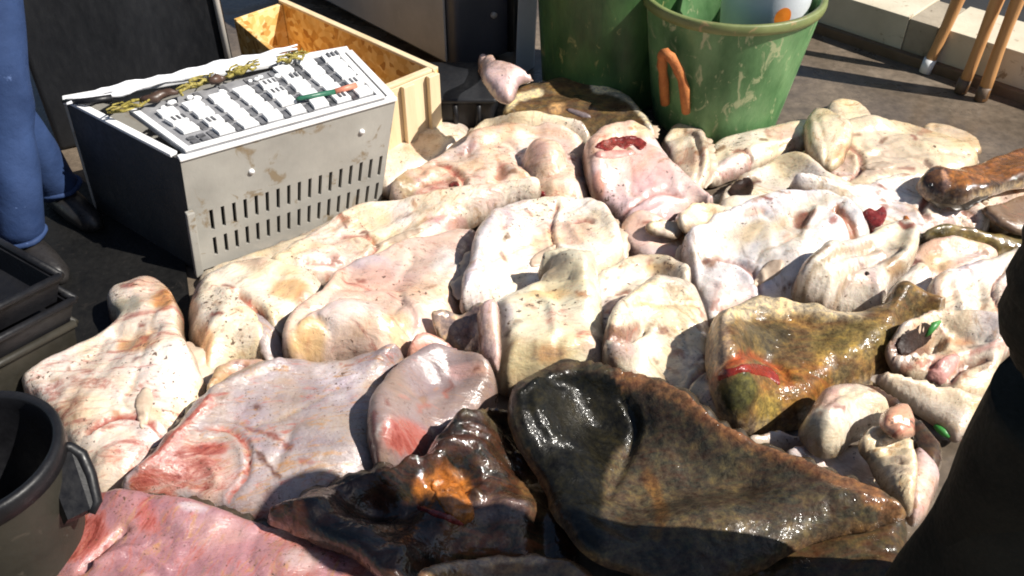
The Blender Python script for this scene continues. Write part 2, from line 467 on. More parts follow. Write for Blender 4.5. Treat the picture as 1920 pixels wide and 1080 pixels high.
# ---------------------------------------------------------------- slotted fish crate
CB = [at(372, 512), at(712, 392)]                     # bottom front corners
HC = 0.375
CTL, CTR, CBL, CBR = at(338, 300, HC), at(742, 186, HC), at(118, 186, HC), at(652, 92, HC)
def lerp4(a, b, c, d, u, v):                          # a-b front (v=0), d-c back (v=1)
    return (a * (1 - u) + b * u) * (1 - v) + (d * (1 - u) + c * u) * v
def panel(mb, fn, us, vs, holes, th):
    """a sheet with real rectangular openings; fn(u, v, w) gives the point, w in metres inward"""
    nu, nv = len(us), len(vs)
    base = len(mb.v)
    for w in (0, th):
        for v in vs:
            for u in us:
                mb.v.append(Vector(fn(u, v, w)))
    def ix(i, j, k): return base + k * nu * nv + j * nu + i
    solid = lambda i, j: 0 <= i < nu - 1 and 0 <= j < nv - 1 and (i, j) not in holes
    for j in range(nv - 1):
        for i in range(nu - 1):
            if not solid(i, j): continue
            for k in (0, 1):
                q = [ix(i, j, k), ix(i + 1, j, k), ix(i + 1, j + 1, k), ix(i, j + 1, k)]
                mb.f.append(q if k == 0 else q[::-1])
            for (di, dj, a, b) in ((-1, 0, (i, j), (i, j + 1)), (1, 0, (i + 1, j), (i + 1, j + 1)), (0, -1, (i, j), (i + 1, j)), (0, 1, (i, j + 1), (i + 1, j + 1))):
                if not solid(i + di, j + dj):
                    mb.f.append([ix(*a, 0), ix(*b, 0), ix(*b, 1), ix(*a, 1)])
crate_c = (CTL + CTR + CBL + CBR) / 4
crate = empty('fish_crate', (crate_c.x, crate_c.y, 0), 'grey white plastic crate with two rows of upright slots, left of the fish', 'crate')
BL0 = CB[0] + (CBL - CTL) * 0.93; BL0.z = 0.004
BR0 = CB[1] + (CBR - CTR) * 0.93; BR0.z = 0.004
F0, F1 = Vector((CB[0].x, CB[0].y, 0.004)), Vector((CB[1].x, CB[1].y, 0.004))
def side_fn(b0, b1, t0, t1, inner):
    n = (b1 - b0).cross(t0 - b0).normalized()
    if n.dot(inner - b0) < 0: n = -n
    return lambda u, v, w: (b0 * (1 - u) + b1 * u) * (1 - v) + (t0 * (1 - u) + t1 * u) * v + n * w
ctr = Vector((crate_c.x, crate_c.y, HC / 2))
mb = MB()
us = [0.0, 0.085]; 
ns = 17
for i in range(ns):
    u = 0.10 + 0.865 * i / (ns - 1)
    us += [u - 0.0085, u + 0.0085]
us += [0.992, 1.0]
us = sorted(set(us))
vs_ = [0, 0.10, 0.265, 0.335, 0.515, 1.0]
holes = set()
for i in range(len(us) - 1):
    mid_u = (us[i] + us[i + 1]) / 2
    if us[i + 1] - us[i] < 0.0175 and 0.09 < mid_u < 0.975 and abs(us[i + 1] - us[i] - 0.017) < 1e-3:
        holes.add((i, 1)); holes.add((i, 3))
panel(mb, side_fn(F0, F1, CTL, CTR, ctr), us, vs_, holes, 0.012)
mb.build('front_panel', M_GREYBOX, crate)
mb = MB()
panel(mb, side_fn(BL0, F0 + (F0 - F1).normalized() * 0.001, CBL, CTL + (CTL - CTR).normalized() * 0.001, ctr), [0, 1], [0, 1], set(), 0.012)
mb.build('side_panel', M_SHADEDSIDE, crate)
mb = MB(); panel(mb, side_fn(F1, BR0, CTR, CBR, ctr), [0, 1], [0, 1], set(), 0.012)
mb.build('side_panel', M_GREYBOX, crate)
mb = MB(); panel(mb, side_fn(BR0, BL0, CBR, CBL, ctr), [0, 1], [0, 1], set(), 0.012)
mb.build('back_panel', M_GREYBOX, crate)
mb = MB()
ins = lambda p: p + (ctr - p) * 0.06
mb.hexa([Vector((ins(p).x, ins(p).y, 0.012)) for p in (F0, F1, BR0, BL0)] + [Vector((ins(p).x, ins(p).y, 0.03)) for p in (F0, F1, BR0, BL0)])
mb.build('base', M_BLACK, crate)
mb = MB()
def along(a, b, w, zlo, zhi, c):
    d = (b - a).normalized(); n = Vector((-d.y, d.x, 0))
    if n.dot(c - a) < 0: n = -n
    p = [a - n * 0.006, b - n * 0.006, b + n * w, a + n * w]
    return [Vector((q.x, q.y, zlo)) for q in p] + [Vector((q.x, q.y, zhi)) for q in p]
mb.hexa(along(CTL - (CTR - CTL) * 0.004, CTR + (CTR - CTL) * 0.004, 0.018, HC - 0.004, HC + 0.008, crate_c), 0.003)
mb.hexa(along(CTL + (CBL - CTL) * 0.06, CBL - (CBL - CTL) * 0.06, 0.018, HC - 0.003, HC + 0.007, crate_c), 0.003)
mb.hexa(along(CTR + (CBR - CTR) * 0.06, CBR - (CBR - CTR) * 0.06, 0.018, HC - 0.003, HC + 0.007, crate_c), 0.003)
mb.hexa(along(CBL, CBR, 0.03, HC - 0.004, HC + 0.009, crate_c), 0.003)
mb.build('rim', M_WHITE, crate)
mb = MB()                                              # upright guide at the front left corner
up = Vector((0, 0, 1)); fd = (F1 - F0).normalized(); fo = Vector((fd.y, -fd.x, 0))
p0 = F0 + fd * -0.012 + fo * 0.004
mb.hexa([p0, p0 + fd * 0.022, p0 + fd * 0.022 + fo * 0.022, p0 + fo * 0.022] + [q + (CTL - F0) * 0.58 for q in (p0, p0 + fd * 0.022, p0 + fd * 0.022 + fo * 0.022, p0 + fo * 0.022)], 0.003)
mb.build('corner_guide', M_GREYBOX, crate)
for u, v in ((0.30, 0.74), (0.84, 0.80)):
    mb = MB(); q = side_fn(F0, F1, CTL, CTR, ctr)
    a, b_ = q(u, v, -0.006), q(u, v, 0.004)
    mb.tube([b_, a], 0.008, 12); mb.build('rivet', M_WHITE, crate, True)

# the printed tray lying in the mouth of the crate
zt = HC + 0.004
TFL, TFR, TBR, TBL = at(350, 292, zt), at(722, 190, zt), at(640, 102, zt), at(243, 214, zt)
tray = empty('card_tray', tuple((TFL + TFR + TBR + TBL) / 4), 'white tray of white cards and dark gaps lying in the slotted crate', 'tray')
mb = MB()
f4 = lambda u, v, w: lerp4(TFL, TFR, TBR, TBL, u, v) + Vector((0, 0, 0.012 - w))
rng = random.Random(3)
us, vs_ = [0.0, 0.03], [0.0, 0.05]
ncol, nrow = 8, 5
panel(mb, f4, [0, 1], [0, 1], set(), 0.014)
mb.build('bed', M_GREYCARD, tray)
def chip(q4, z0, z1, name, m_, parent, bev=0.0):
    mb = MB(); q = [lerp4(TFL, TFR, TBR, TBL, a, b_) for a, b_ in q4]
    mb.hexa([p + Vector((0, 0, z0)) for p in q] + [p + Vector((0, 0, z1)) for p in q], bev, 1)
    return mb.build(name, m_, parent)
chip([(0.0, -0.005), (1.0, -0.005), (1.0, 0.045), (0.0, 0.045)], 0.0125, 0.019, 'edge_strip', M_PAPER, tray)
chip([(0.0, 0.047), (0.028, 0.047), (0.028, 0.99), (0.0, 0.99)], 0.0125, 0.019, 'edge_strip', M_PAPER, tray)
chip([(0.972, 0.047), (1.0, 0.047), (1.0, 0.99), (0.972, 0.99)], 0.0125, 0.019, 'edge_strip', M_PAPER, tray)
for i in range(ncol):
    for j in range(nrow):
        a = 0.034 + 0.936 * i / ncol; w_ = 0.936 / ncol
        v0 = 0.055 + 0.93 * j / nrow; hh = 0.93 / nrow
        jit = rng.uniform(-0.006, 0.006)
        if not (j == nrow - 1 and i < 5) and not (i == 0 and j == 0):
            card = chip([(a + 0.036, v0 + 0.045 + jit), (a + w_ - 0.006, v0 + 0.045), (a + w_ - 0.006 + jit, v0 + hh - 0.008), (a + 0.036 + jit, v0 + hh - 0.008)], 0.013, 0.022 + rng.uniform(0, 0.004), 'card', M_PAPER, tray, 0.001)
            if rng.random() < 0.35:
                uu = a + 0.05 + rng.uniform(0, 0.02); mb = MB()
                for k in range(rng.randint(1, 3)):
                    q = [lerp4(TFL, TFR, TBR, TBL, *t) for t in ((uu, v0 + 0.075), (uu + 0.010, v0 + 0.075), (uu + 0.010, v0 + hh - 0.03), (uu, v0 + hh - 0.03))]
                    mb.hexa([p + Vector((0, 0, 0.02)) for p in q] + [p + Vector((0, 0, 0.0275)) for p in q]); uu += 0.022
                mb.build('printed_bar', M_INK, card)
        if rng.random() < 0.9 and i > 0:
            chip([(a + 0.004, v0 + 0.03), (a + 0.028, v0 + 0.03), (a + 0.028, v0 + hh - 0.02), (a + 0.004, v0 + hh - 0.02)], 0.0125, 0.0155, 'dark_gap', M_INK, tray)
for (u_, v_) in ((0.06, 0.09), (0.105, 0.09), (0.06, 0.16), (0.105, 0.16)):
    chip([(u_, v_), (u_ + 0.034, v_), (u_ + 0.034, v_ + 0.05), (u_, v_ + 0.05)], 0.0125, 0.017, 'dark_gap', M_INK, tray)
for k in range(16):
    i = k % 5
    p = lerp4(TFL, TFR, TBR, TBL, 0.09 + 0.135 * i + rng.uniform(0, 0.09), 0.80 + rng.uniform(0, 0.10)) + Vector((0, 0, 0.018))
    bm = bmesh.new(); bmesh.ops.create_icosphere(bm, subdivisions=2, radius=1)
    s = rng.uniform(0.006, 0.010)
    for v in bm.verts: v.co = p + Vector((v.co.x * s * 1.2, v.co.y * s, v.co.z * s * 0.8)) * (1 + 0.15 * math.sin(7 * v.co.x + 5 * v.co.y + k))
    mb = MB(); mb.bm_add(bm); o = mb.build('white_lump', M_PAPER, None, True, origin=p)
    tag(o, 'one of the small white lumps scattered along the back row of the white card tray', 'lump', 'white lumps in the card tray')
# dark gap and folded white cloth at the back rim
def strand(name, pts, r, m, label, cat, group=None, n=8):
    mb = MB(); mb.tube(pts, r, n)
    o = mb.build(name, m, None, True, origin=Vector(pts[0]))
    return tag(o, label, cat, group)
def wig(p0, p1, z, amp, seed, n=9):
    r = random.Random(seed); out = []
    for i in range(n):
        t = i / (n - 1)
        x, y = p0[0] + (p1[0] - p0[0]) * t, p0[1] + (p1[1] - p0[1]) * t
        out.append(at(x + r.uniform(-amp, amp), y + r.uniform(-amp * .6, amp * .6), z + r.uniform(0, 0.012)))
    return out
for k, (a, b_, rr, lab) in enumerate((((205, 205), (285, 184), 0.010, 'olive yellow twine bundle nearest the blue jeans on the crate rim'),
                                     ((335, 168), (400, 142), 0.011, 'looped olive yellow twine bundle on the tray behind the cards, second from the jeans'),
                                     ((425, 138), (480, 120), 0.012, 'thick olive twine bundle on the tray midway along its back edge'),
                                     ((520, 112), (572, 98), 0.010, 'bright yellow twine bundle on the tray nearest the chipboard box'))):
    mb = MB()
    for j in range(4):
        o_ = (j - 1.5) * 4
        mb.tube(wig((a[0], a[1] + o_), (b_[0], b_[1] + o_), zt + 0.022 + 0.006 * (j % 2), 8, 20 * k + j), [rr * (0.25 + 0.09 * j) * (0.5 + 0.6 * math.sin(0.4 + i * 0.33)) for i in range(9)], 8)
    o = mb.build('twine_bundle', M_TWINE, None, True, origin=at(a[0], a[1], zt))
    tag(o, lab, 'twine', 'twine bundles on the crate')
for k, (a, b_) in enumerate((((265, 188), (330, 172)), ((395, 150), (420, 144)))):
    pts = wig(a, b_, zt + 0.03, 5, 90 + k, 6)
    strand('glove_scrap' if 0 else 'brown_weed', pts, [0.006, 0.013, 0.016, 0.014, 0.011, 0.005], M_LOGEND, ('dark brown clump beside the twine nearest the jeans', 'small dark brown clump between two twine bundles on the tray')[k], 'weed')
# white cloth laid along the back rim
mb = MB()
for j in range(3):
    pts = [at(122 + (560 - 122) * t + 3 * math.sin(23 * t + j), 187 - 101 * t + 5 * j + 2.0 * math.sin(17 * t + 2 * j), HC + 0.014 + 0.003 * math.sin(31 * t + j)) for t in [i / 30 for i in range(31)]]
    mb.tube(pts, [(0.009 + 0.003 * math.sin(1.7 * i + j)) * min(1, (i + 1) / 4, (31 - i) / 4) for i in range(31)], 8)
o = mb.build('cloth', M_CLOTHW, None, True, origin=at(220, 160, HC)); tag(o, 'rumpled white cloth laid along the back rim of the slotted crate', 'cloth')
mb = MB()
mb.tube([at(118, 190, HC + 0.012), at(165, 190, HC + 0.022), at(210, 184, HC + 0.022)], [0.005, 0.011, 0.012], 10)
o = mb.build('knife_handle', M_BLACK, None, True, origin=at(150, 190, HC)); tag(o, 'dark rod lying on the left rim of the slotted crate', 'rod')
# pen
pen = empty('marker_pen', tuple(at(605, 178, zt + 0.03)), 'green and faded red marker pen lying across the white cards', 'pen')
pa, pb, pc = at(555, 186, zt + 0.030), at(628, 172, zt + 0.030), at(668, 160, zt + 0.030)
mb = MB(); mb.tube([pa, pa.lerp(pb, 0.08), pb], [0.003, 0.007, 0.008], 12); mb.build('barrel', M_PENGREEN, pen, True)
mb = MB(); mb.tube([pb.lerp(pc, 0.01), pc], [0.0088, 0.0088], 12); mb.build('cap', M_PENRED, pen, True)

# grey plank or gutter along the crate foot
mb = MB()
a, b_, c, d = at(380, 540), at(648, 440), at(640, 415), at(385, 515)
# (left as floor: the pale strip is built as a fish below)

# ---------------------------------------------------------------- black sheet added to darken the floor left of the crate, as in shade
mq = [at(366, 640), at(200, 800), at(-140, 820), at(-160, 480), at(90, 300), at(345, 470)]
mb = MB(); n = len(mq)
mb.v = [Vector((p.x, p.y, 0.002)) for p in mq] + [Vector((p.x, p.y, 0.014)) for p in mq]
mb.f = [list(range(n))[::-1], list(range(n, 2 * n))] + [[i, (i + 1) % n, n + (i + 1) % n, n + i] for i in range(n)]
o = mb.build('dark_floor_sheet', M_DARKSHEET, None, False, origin=mq[0]); tag(o, 'black sheet added to darken the floor beside the slotted crate and dark crates', 'mat')

# ---------------------------------------------------------------- tall black bin behind the crate
def upright(p, h): return Vector((p.x, p.y, p.z + h))
def bin_from(name, pts, h, m, label, cat, bev=0.02, taper=0.0):
    e = empty(name, tuple(sum(pts, Vector()) / 4), label, cat)
    c = sum(pts, Vector()) / 4
    lo = [c + (p - c) * (1 - taper) for p in pts]
    mb = MB(); mb.hexa(lo + [upright(p, h) for p in pts], bev, 3)
    return e, mb.build('body', m, e, False)
p_r = at(458, 205); p_l = at(112, 285)
dirn = (p_r - p_l).normalized(); nn = Vector((-dirn.y, dirn.x, 0))
if nn.y < 0: nn = -nn
e, bd = bin_from('black_bin', [p_l, p_r, p_r + nn * 0.5, p_l + nn * 0.5], 0.95, M_BLACKM, 'tall matt black plastic bin standing behind the slotted crate', 'bin')
smooth_by_angle(bd)
mb = MB(); q = p_r - nn * 0.012 - dirn * 0.02
mb.tube([q + Vector((0, 0, 0.02)), q + Vector((0, 0, 0.93))], 0.011, 10); mb.build('corner_rod', M_GREYSTEEL, e, True)
mb = MB()
for z in (0.93,):
    mb.box((0, 0, 0), (1, 0.02, 0.03), 0.004, Matrix.Translation(p_l - nn * 0.022 + Vector((0, 0, z))) @ Matrix(((dirn.x * (p_r - p_l).length, nn.x, 0, 0), (dirn.y * (p_r - p_l).length, nn.y, 0, 0), (0, 0, 1, 0), (0, 0, 0, 1))))
mb.build('rim_band', M_BLACKM, e)

# ---------------------------------------------------------------- chipboard box
HB = 0.27
qR = at(822, 131, HB); qB = at(532, 2, HB); qL = at(438, 34, HB)
qF = qR + (qL - qB) * 1.25
qF = at(640, 206, HB)
osb = empty('chipboard_box', tuple((qR + qB + qF) / 3 - Vector((0, 0, HB))), 'open yellow chipboard box standing between the slotted crate and the black cabinet', 'box')
def board(mb, a, b_, th, z0, z1, c):
    d = (b_ - a).normalized(); n = Vector((-d.y, d.x, 0))
    if n.dot(c - a) < 0: n = -n
    q = [a, b_, b_ + n * th, a + n * th]
    mb.hexa([Vector((p.x, p.y, z0)) for p in q] + [Vector((p.x, p.y, z1)) for p in q], 0.0015, 1)
cc = (qR + qB + qF + qL) / 4
d1 = (qR - qB).normalized(); d2 = (qF - qR).normalized(); d3 = (qL - qB).normalized()
mb = MB(); board(mb, qB, qR, 0.018, 0.005, HB, cc); mb.build('long_panel', M_OSB, osb)
mb = MB(); board(mb, qR + d2 * 0.019, qF, 0.018, 0.005, HB - 0.002, cc); mb.build('end_panel', M_PALEWOOD, osb)
mb = MB(); board(mb, qB + d3 * 0.019, qL, 0.018, 0.005, HB - 0.002, cc); mb.build('end_panel', M_OSB, osb)
mb = MB(); board(mb, qL + (qF - qL).normalized() * 0.02, qF - (qF - qL).normalized() * 0.02, 0.018, 0.005, HB - 0.004, cc); mb.build('long_panel', M_OSB, osb)
mb = MB(); board(mb, qB + Vector((0, 0, .0)) + d1 * 0.0, qR, 0.024, HB + 0.0005, HB + 0.012, cc); mb.build('top_batten', M_PALEWOOD, osb)
mb = MB(); board(mb, qR + d2 * 0.026, qF, 0.024, HB + 0.0005, HB + 0.012, cc); mb.build('top_batten', M_PALEWOOD, osb)
outn = -(cc - (qR + qF) / 2); outn.z = 0; outn.normalize()
for t in (0.03, 0.30, 0.62):
    a = qR + (qF - qR) * t + outn * 0.003
    mb = MB(); board(mb, a, a + d2 * 0.045, 0.018, 0.004, HB - 0.001, a + outn); mb.build('post', M_PALEWOOD, osb)
mb = MB(); mb.hexa([Vector((p.x, p.y, 0.006)) for p in (qB, qR, qF, qL)] + [Vector((p.x, p.y, 0.02)) for p in (qB, qR, qF, qL)]); 
o = mb.build('base', M_OSB, osb)
for v in o.data.vertices: pass

# ---------------------------------------------------------------- black and grey steel cabinet lying behind
k0, k1, k2 = at(858, 150), at(500, -40), at(1004, 98)
k3 = k1 + (k2 - k0)
cab = empty('steel_cabinet', tuple((k0 + k3) / 2), 'dark grey and black steel cabinet standing behind the chipboard box', 'cabinet')
cz = Vector((0, 0, 0.035))
mb = MB(); mb.hexa([p + cz for p in (k0, k2, k3, k1)] + [upright(p, 0.8) for p in (k0, k2, k3, k1)], 0.025, 4); 
o = mb.build('body', M_CAB, cab); smooth_by_angle(o)
dl = (k1 - k0).normalized(); nl = Vector((-dl.y, dl.x, 0)); 
if nl.y > 0: nl = -nl
a = k0 + dl * 0.05 + nl * 0.004
mb = MB(); L_ = (k1 - k0).length - 0.1
zs = [0.10, 0.12, 0.15, 0.2, 0.7]
q = [a, a + dl * L_, a + dl * L_ + nl * 0.012, a + nl * 0.012]
mb.hexa([upright(p, 0.062) for p in q] + [upright(p, 0.74) for p in q], 0.005, 2); mb.build('side_panel', M_GREYSTEEL, cab)
dr = (k2 - k0).normalized(); nr = Vector((dr.y, -dr.x, 0))
if nr.y > 0: nr = -nr
for t in (0.62, 0.80):
    mb = MB(); q0 = k0 + (k2 - k0) * t + nr * 0.003
    q = [q0, q0 + dr * 0.02, q0 + dr * 0.02 + nr * 0.02, q0 + nr * 0.02]
    mb.hexa([upright(p, 0.05) for p in q] + [upright(p, 0.76) for p in q], 0.004, 2); mb.build('rail', M_BLACK, cab)
for t, z in ((0.2, 0.34), (0.45, 0.22)):
    q0 = k0 + (k2 - k0) * t + Vector((0, 0, z)); mb = MB()
    mb.tube([q0 + nr * -0.001, q0 + nr * 0.012], 0.012, 14); mb.build('bolt', M_GREYSTEEL, cab, True)
mb = MB()
for p in (k0, k1, k2, k3):
    c = p + ((k0 + k3) / 2 - p) * 0.12
    mb = MB(); mb.tube([c, c + Vector((0, 0, 0.05))], 0.02, 12); mb.build('foot', M_BLACK, cab, True)

# white board leaning between cabinet and green bin
b0, b1 = at(978, 150), at(998, 132)
t0, t1 = at(1006, -60, 0.36), at(1030, -70, 0.36)
mb = MB(); off = Vector((0.004, 0.014, 0))
w0, w1 = at(966, 148), at(1000, 128)
mb.hexa([w0, w1, w1 + off, w0 + off] + [w0 + Vector((0.02, 0.02, 0.62)), w1 + Vector((0.02, 0.02, 0.62)), w1 + Vector((0.02, 0.02, 0.62)) + off, w0 + Vector((0.02, 0.02, 0.62)) + off], 0.002, 1)
o = mb.build('white_board', M_BUCKET, origin=w0); tag(o, 'narrow pale blue white board standing between the cabinet and the rear green bin', 'board')

# black ribbed box in front of the cabinet
x0, x1 = at(788, 262), at(925, 262)
dn = Vector((0.10, 1, 0)).normalized()
bb = empty('black_box', tuple((x0 + x1) / 2 + dn * 0.1), 'small black plastic box with ribs standing at the top edge of the fish pile', 'box')
pts = [x0, x1, x1 + dn * 0.26, x0 + dn * 0.26]
c = sum(pts, Vector()) / 4
mb = MB(); mb.hexa([c + (p - c) * 0.93 for p in pts] + [upright(c + (p - c) * 1.04, 0.16) for p in pts], 0.02, 4); o = mb.build('body', M_BLACK, bb); smooth_by_angle(o)
for t in (0.2, 0.5, 0.8):
    q0 = pts[0].lerp(pts[1], t); q0 = c + (q0 - c) * 0.97
    mb = MB(); mb.tube([q0 + Vector((0, 0, 0.03)), c + (pts[0].lerp(pts[1], t) - c) * 1.05 + Vector((0, 0, 0.14))], 0.009, 8); mb.build('rib', M_BLACK, bb, True)
mb = MB()
q = [c + (p - c) * 1.10 for p in pts]
mb.hexa([upright(p, 0.148) for p in q] + [upright(p, 0.166) for p in q], 0.008, 3); o = mb.build('lid', M_BLACKM, bb); smooth_by_angle(o)

# ---------------------------------------------------------------- green bins
def round_bin(name, base, rb, rt, h, m, label, seed):
    e = empty(name, tuple(base), label, 'bin', 'green round bins')
    r = random.Random(seed); ph = r.uniform(0, 6)
    wob = lambda a, z: 0.012 * math.sin(2 * a + ph) + 0.006 * math.sin(3 * a + 2 * ph + 3 * z)
    prof = []
    for i in range(25):
        t = i / 24; prof.append((rb + (rt - rb) * t, h * t))
    inner = [(p[0] - 0.010, p[1]) for p in prof[::-1] if p[1] > 0.02]
    mb = MB(); mb.lathe(base, [(0.001, 0.0)] + prof + inner + [(0.001, 0.02)], 72, wob)
    mb.build('body', m, e, True)
    mb = MB()
    mb.lathe(base, [(rt + 0.001, h - 0.028), (rt + 0.006, h - 0.026), (rt + 0.009, h - 0.012), (rt + 0.008, h + 0.004), (rt + 0.004, h + 0.009), (rt - 0.012, h + 0.006), (rt - 0.012, h - 0.004)], 72, wob)
    mb.build('rim', M_RIM, e, True)
    return e
gb1 = at(1338, 214); gb2 = at(1118, 190)
g1 = round_bin('green_bin', gb1, 0.225, 0.300, 0.47, M_GREEN, 'bright green plastic bin with a white bucket in it and an orange rope handle', 1)
g2 = round_bin('green_bin', gb2 + Vector((0.035, 0.10, 0)), 0.235, 0.28, 0.62, M_GREEND, 'dark mottled green plastic bin beside the white board, left of the bucket bin', 2)
# rope handle on the outside of the near bin
def on_bin(base, rb, rt, h, az, z, off):
    rr = rb + (rt - rb) * z / h + off
    return Vector((base.x + rr * math.sin(az), base.y - rr * math.cos(az), z))
pts = []
for i in range(17):
    t = i / 16; a = -0.94 + 0.34 * t
    z = 0.13 + 0.235 * (math.sin(math.pi * t) ** 0.55)
    pts.append(on_bin(gb1, 0.225, 0.30, 0.47, a, z, 0.018 + 0.055 * math.sin(math.pi * t)))
mb = MB(); mb.tube(pts, [0.0165 + 0.0022 * math.sin(2.6 * i) for i in range(17)], 10); mb.build('rope_handle', M_ROPE, g1, True)
# bucket in the bin
bk = gb1 + Vector((0.115, 0.0, 0.175))
buck = empty('white_bucket', tuple(bk), 'pale bluish white bucket with an orange sticker standing inside the green bin', 'bucket')
prof = [(0.001, 0), (0.12, 0), (0.128, 0.01), (0.155, 0.36), (0.165, 0.362), (0.165, 0.38), (0.15, 0.38), (0.122, 0.02), (0.001, 0.018)]
mb = MB(); mb.lathe(bk, prof, 64); o = mb.build('body', M_BUCKET, buck); smooth_by_angle(o, 35)
mb = MB(); vv = []; nr_ = 28
zc, az0 = 0.262, 0.17
def bp(az, z): 
    rr = 0.128 + (0.155 - 0.128) * (z - 0.01) / 0.35 + 0.0025
    return Vector((bk.x + rr * math.sin(az), bk.y - rr * math.cos(az), bk.z + z))
vv = [bp(az0, zc)]; ff = []
for ring in (0.5, 1.0):
    for k in range(nr_):
        a = 2 * math.pi * k / nr_
        vv.append(bp(az0 + ring * 0.19 * math.cos(a), zc + ring * 0.036 * math.sin(a)))
for k in range(nr_):
    k2_ = (k + 1) % nr_
    ff.append([0, 1 + k, 1 + k2_]); ff.append([1 + k, 1 + nr_ + k, 1 + nr_ + k2_, 1 + k2_])
mb.add(vv, ff); mb.build('sticker', M_STICK, buck, True)

# ---------------------------------------------------------------- low white step with a dark landing behind
s0, s1, s2 = at(1500, 44), at(1728, 122), at(2100, 245)
sd = (s2 - s0).normalized(); sn = Vector((-sd.y, sd.x, 0))
if sn.y < 0: sn = -sn
A0, A1 = s0 - sd * 3.0, s0 + sd * 4.5
hk = 0.17
def slab(name, a, b_, th, z0, z1, m, parent=None, bev=0.004):
    mb = MB(); q = [a, b_, b_ + sn * th, a + sn * th]
    mb.hexa([Vector((p.x, p.y, z0)) for p in q] + [Vector((p.x, p.y, z1)) for p in q], bev, 2)
    return mb.build(name, m, parent, origin=None if parent else a)
wallk = empty('low_wall', tuple(s1), 'low weathered white wall running behind the green bin and the wooden stool', 'wall')
slab('wall', A0, s1 - sd * 0.10, 0.28, -0.01, hk, M_KERB, wallk)
slab('wall', s1 - sd * 0.097, s1 + sd * 0.02, 0.25, -0.01, hk - 0.004, M_KERBD, wallk)
slab('wall', s1 + sd * 0.023, A1, 0.28, -0.01, hk - 0.002, M_KERB, wallk)
slab('foot_band', A0 - sn * 0.035, A1 - sn * 0.035, 0.034, -0.01, 0.035, M_BROWNBAND, wallk)
o = slab('landing', A0 + sn * 0.285, A1 + sn * 0.285, 3.0, -0.01, hk - 0.03, M_DARKROCK); o['kind'] = 'structure'
# three orange brown poles leaning over the low wall
for k, ((f_, t_), lb) in enumerate(zip([((1734, 134), (1800, -10)), ((1800, 172), (1876, -10)), ((1838, 186), (1914, -10))],
        ['white-tipped orange brown pole by the low wall, nearest the green bin', 'middle one of the three orange brown poles by the low wall', 'orange brown pole by the low wall nearest the right edge'])):
    e = empty('wooden_pole', tuple(at(*f_)), lb, 'pole', 'poles leaning by the low wall')
    p = at(*f_); q = at_y(t_[0], t_[1], p.y + 0.02)
    tp = p + (q - p) * (0.95 / (q.z - p.z))
    mb = MB(); mb.tube([p.lerp(tp, t) + Vector((0.004 * math.sin(9 * t + k), 0, 0)) for t in [i / 10 for i in range(11)]], [0.021 + 0.0008 * i + 0.002 * math.sin(5 * i + k) for i in range(11)], 12); mb.build('shaft', M_RUSTWOOD, e, True)
    mb = MB(); mb.tube([p - Vector((0, 0, 0.004)), p.lerp(tp, 0.055)], [0.0225, 0.0245], 12); mb.build('tip', M_WHITE if k == 0 else M_BROWNBAND, e, True)

# ---------------------------------------------------------------- dark crates at the left edge
def nested_crate(q, z, h, label, m=M_BLACK, grow=1.0):
    """q: the four rim corners in plan"""
    c = sum(q, Vector()) / 4
    e = empty('dark_crate', (c.x, c.y, z), label, 'crate', 'dark crates stacked at the left edge')
    def ring(k, zz): return [Vector((c.x + (p.x - c.x) * k * grow, c.y + (p.y - c.y) * k * grow, z + zz)) for p in q]
    v = ring(.92, 0.004) + ring(1, h) + ring(.88, 0.02) + ring(.95, h); f = [[3, 2, 1, 0], [8, 9, 10, 11]]
    for k in range(4):
        n = (k + 1) % 4
        f += [[k, n, 4 + n, 4 + k], [4 + k, 4 + n, 12 + n, 12 + k], [12 + k, 12 + n, 8 + n, 8 + k]]
    mesh_obj('body', v, f, m, e)
    for k in range(4):
        n = (k + 1) % 4
        mb = MB(); mb.tube([ring(1.01, h + 0.004)[k], ring(1.01, h + 0.004)[n]], 0.010, 10); mb.build('rim', m, e, True)
    return e
zc_ = 0.30
c0, c1, c2 = at(112, 520, zc_), at(8, 462, zc_), at(8, 572, zc_)
q = [c0, c0 + (c1 - c0).normalized() * 0.42, c0 + (c1 - c0).normalized() * 0.42 + (c2 - c0).normalized() * 0.5, c0 + (c2 - c0).normalized() * 0.5]
nested_crate(q, 0.0, 0.15, 'grey brown crate at the bottom of the stack by the left edge', M_OLIVE, 0.97)
nested_crate(q, 0.155, 0.07, 'black crate in the middle of the stack by the left edge', M_BLACK, 1.03)
nested_crate(q, 0.225, 0.075, 'empty black crate on top of the stack by the left edge', M_BLACK, 1.0)

# ---------------------------------------------------------------- round tub, bottom left
tb = at(-62, 850, 0.40); tb.z = 0
tub = empty('round_tub', tuple(tb), 'olive grey round tub with a dark inside in the bottom left corner', 'tub')
Rt, Rb, Ht = 0.150, 0.118, 0.40
prof_o = [(Rb, 0.0), (Rb + 0.3 * (Rt - Rb), 0.12), (Rt, Ht - 0.03)]
mb = MB(); mb.lathe(tb, [(0.001, 0.002), (Rb, 0.002)] + prof_o[1:] , 72); mb.build('wall', M_OLIVE, tub, True)
mb = MB(); mb.lathe(tb, [(Rt - 0.008, Ht - 0.03), (Rb - 0.008, 0.02), (0.001, 0.02)], 72); mb.build('lining', M_BLACK, tub, True)
mb = MB(); mb.lathe(tb, [(Rt + 0.0005, Ht - 0.045), (Rt + 0.010, Ht - 0.04), (Rt + 0.011, Ht - 0.008), (Rt + 0.006, Ht), (Rt - 0.004, Ht), (Rt - 0.0085, Ht - 0.008), (Rt - 0.0085, Ht - 0.04)], 72); mb.build('rim', M_BLACK, tub, True)
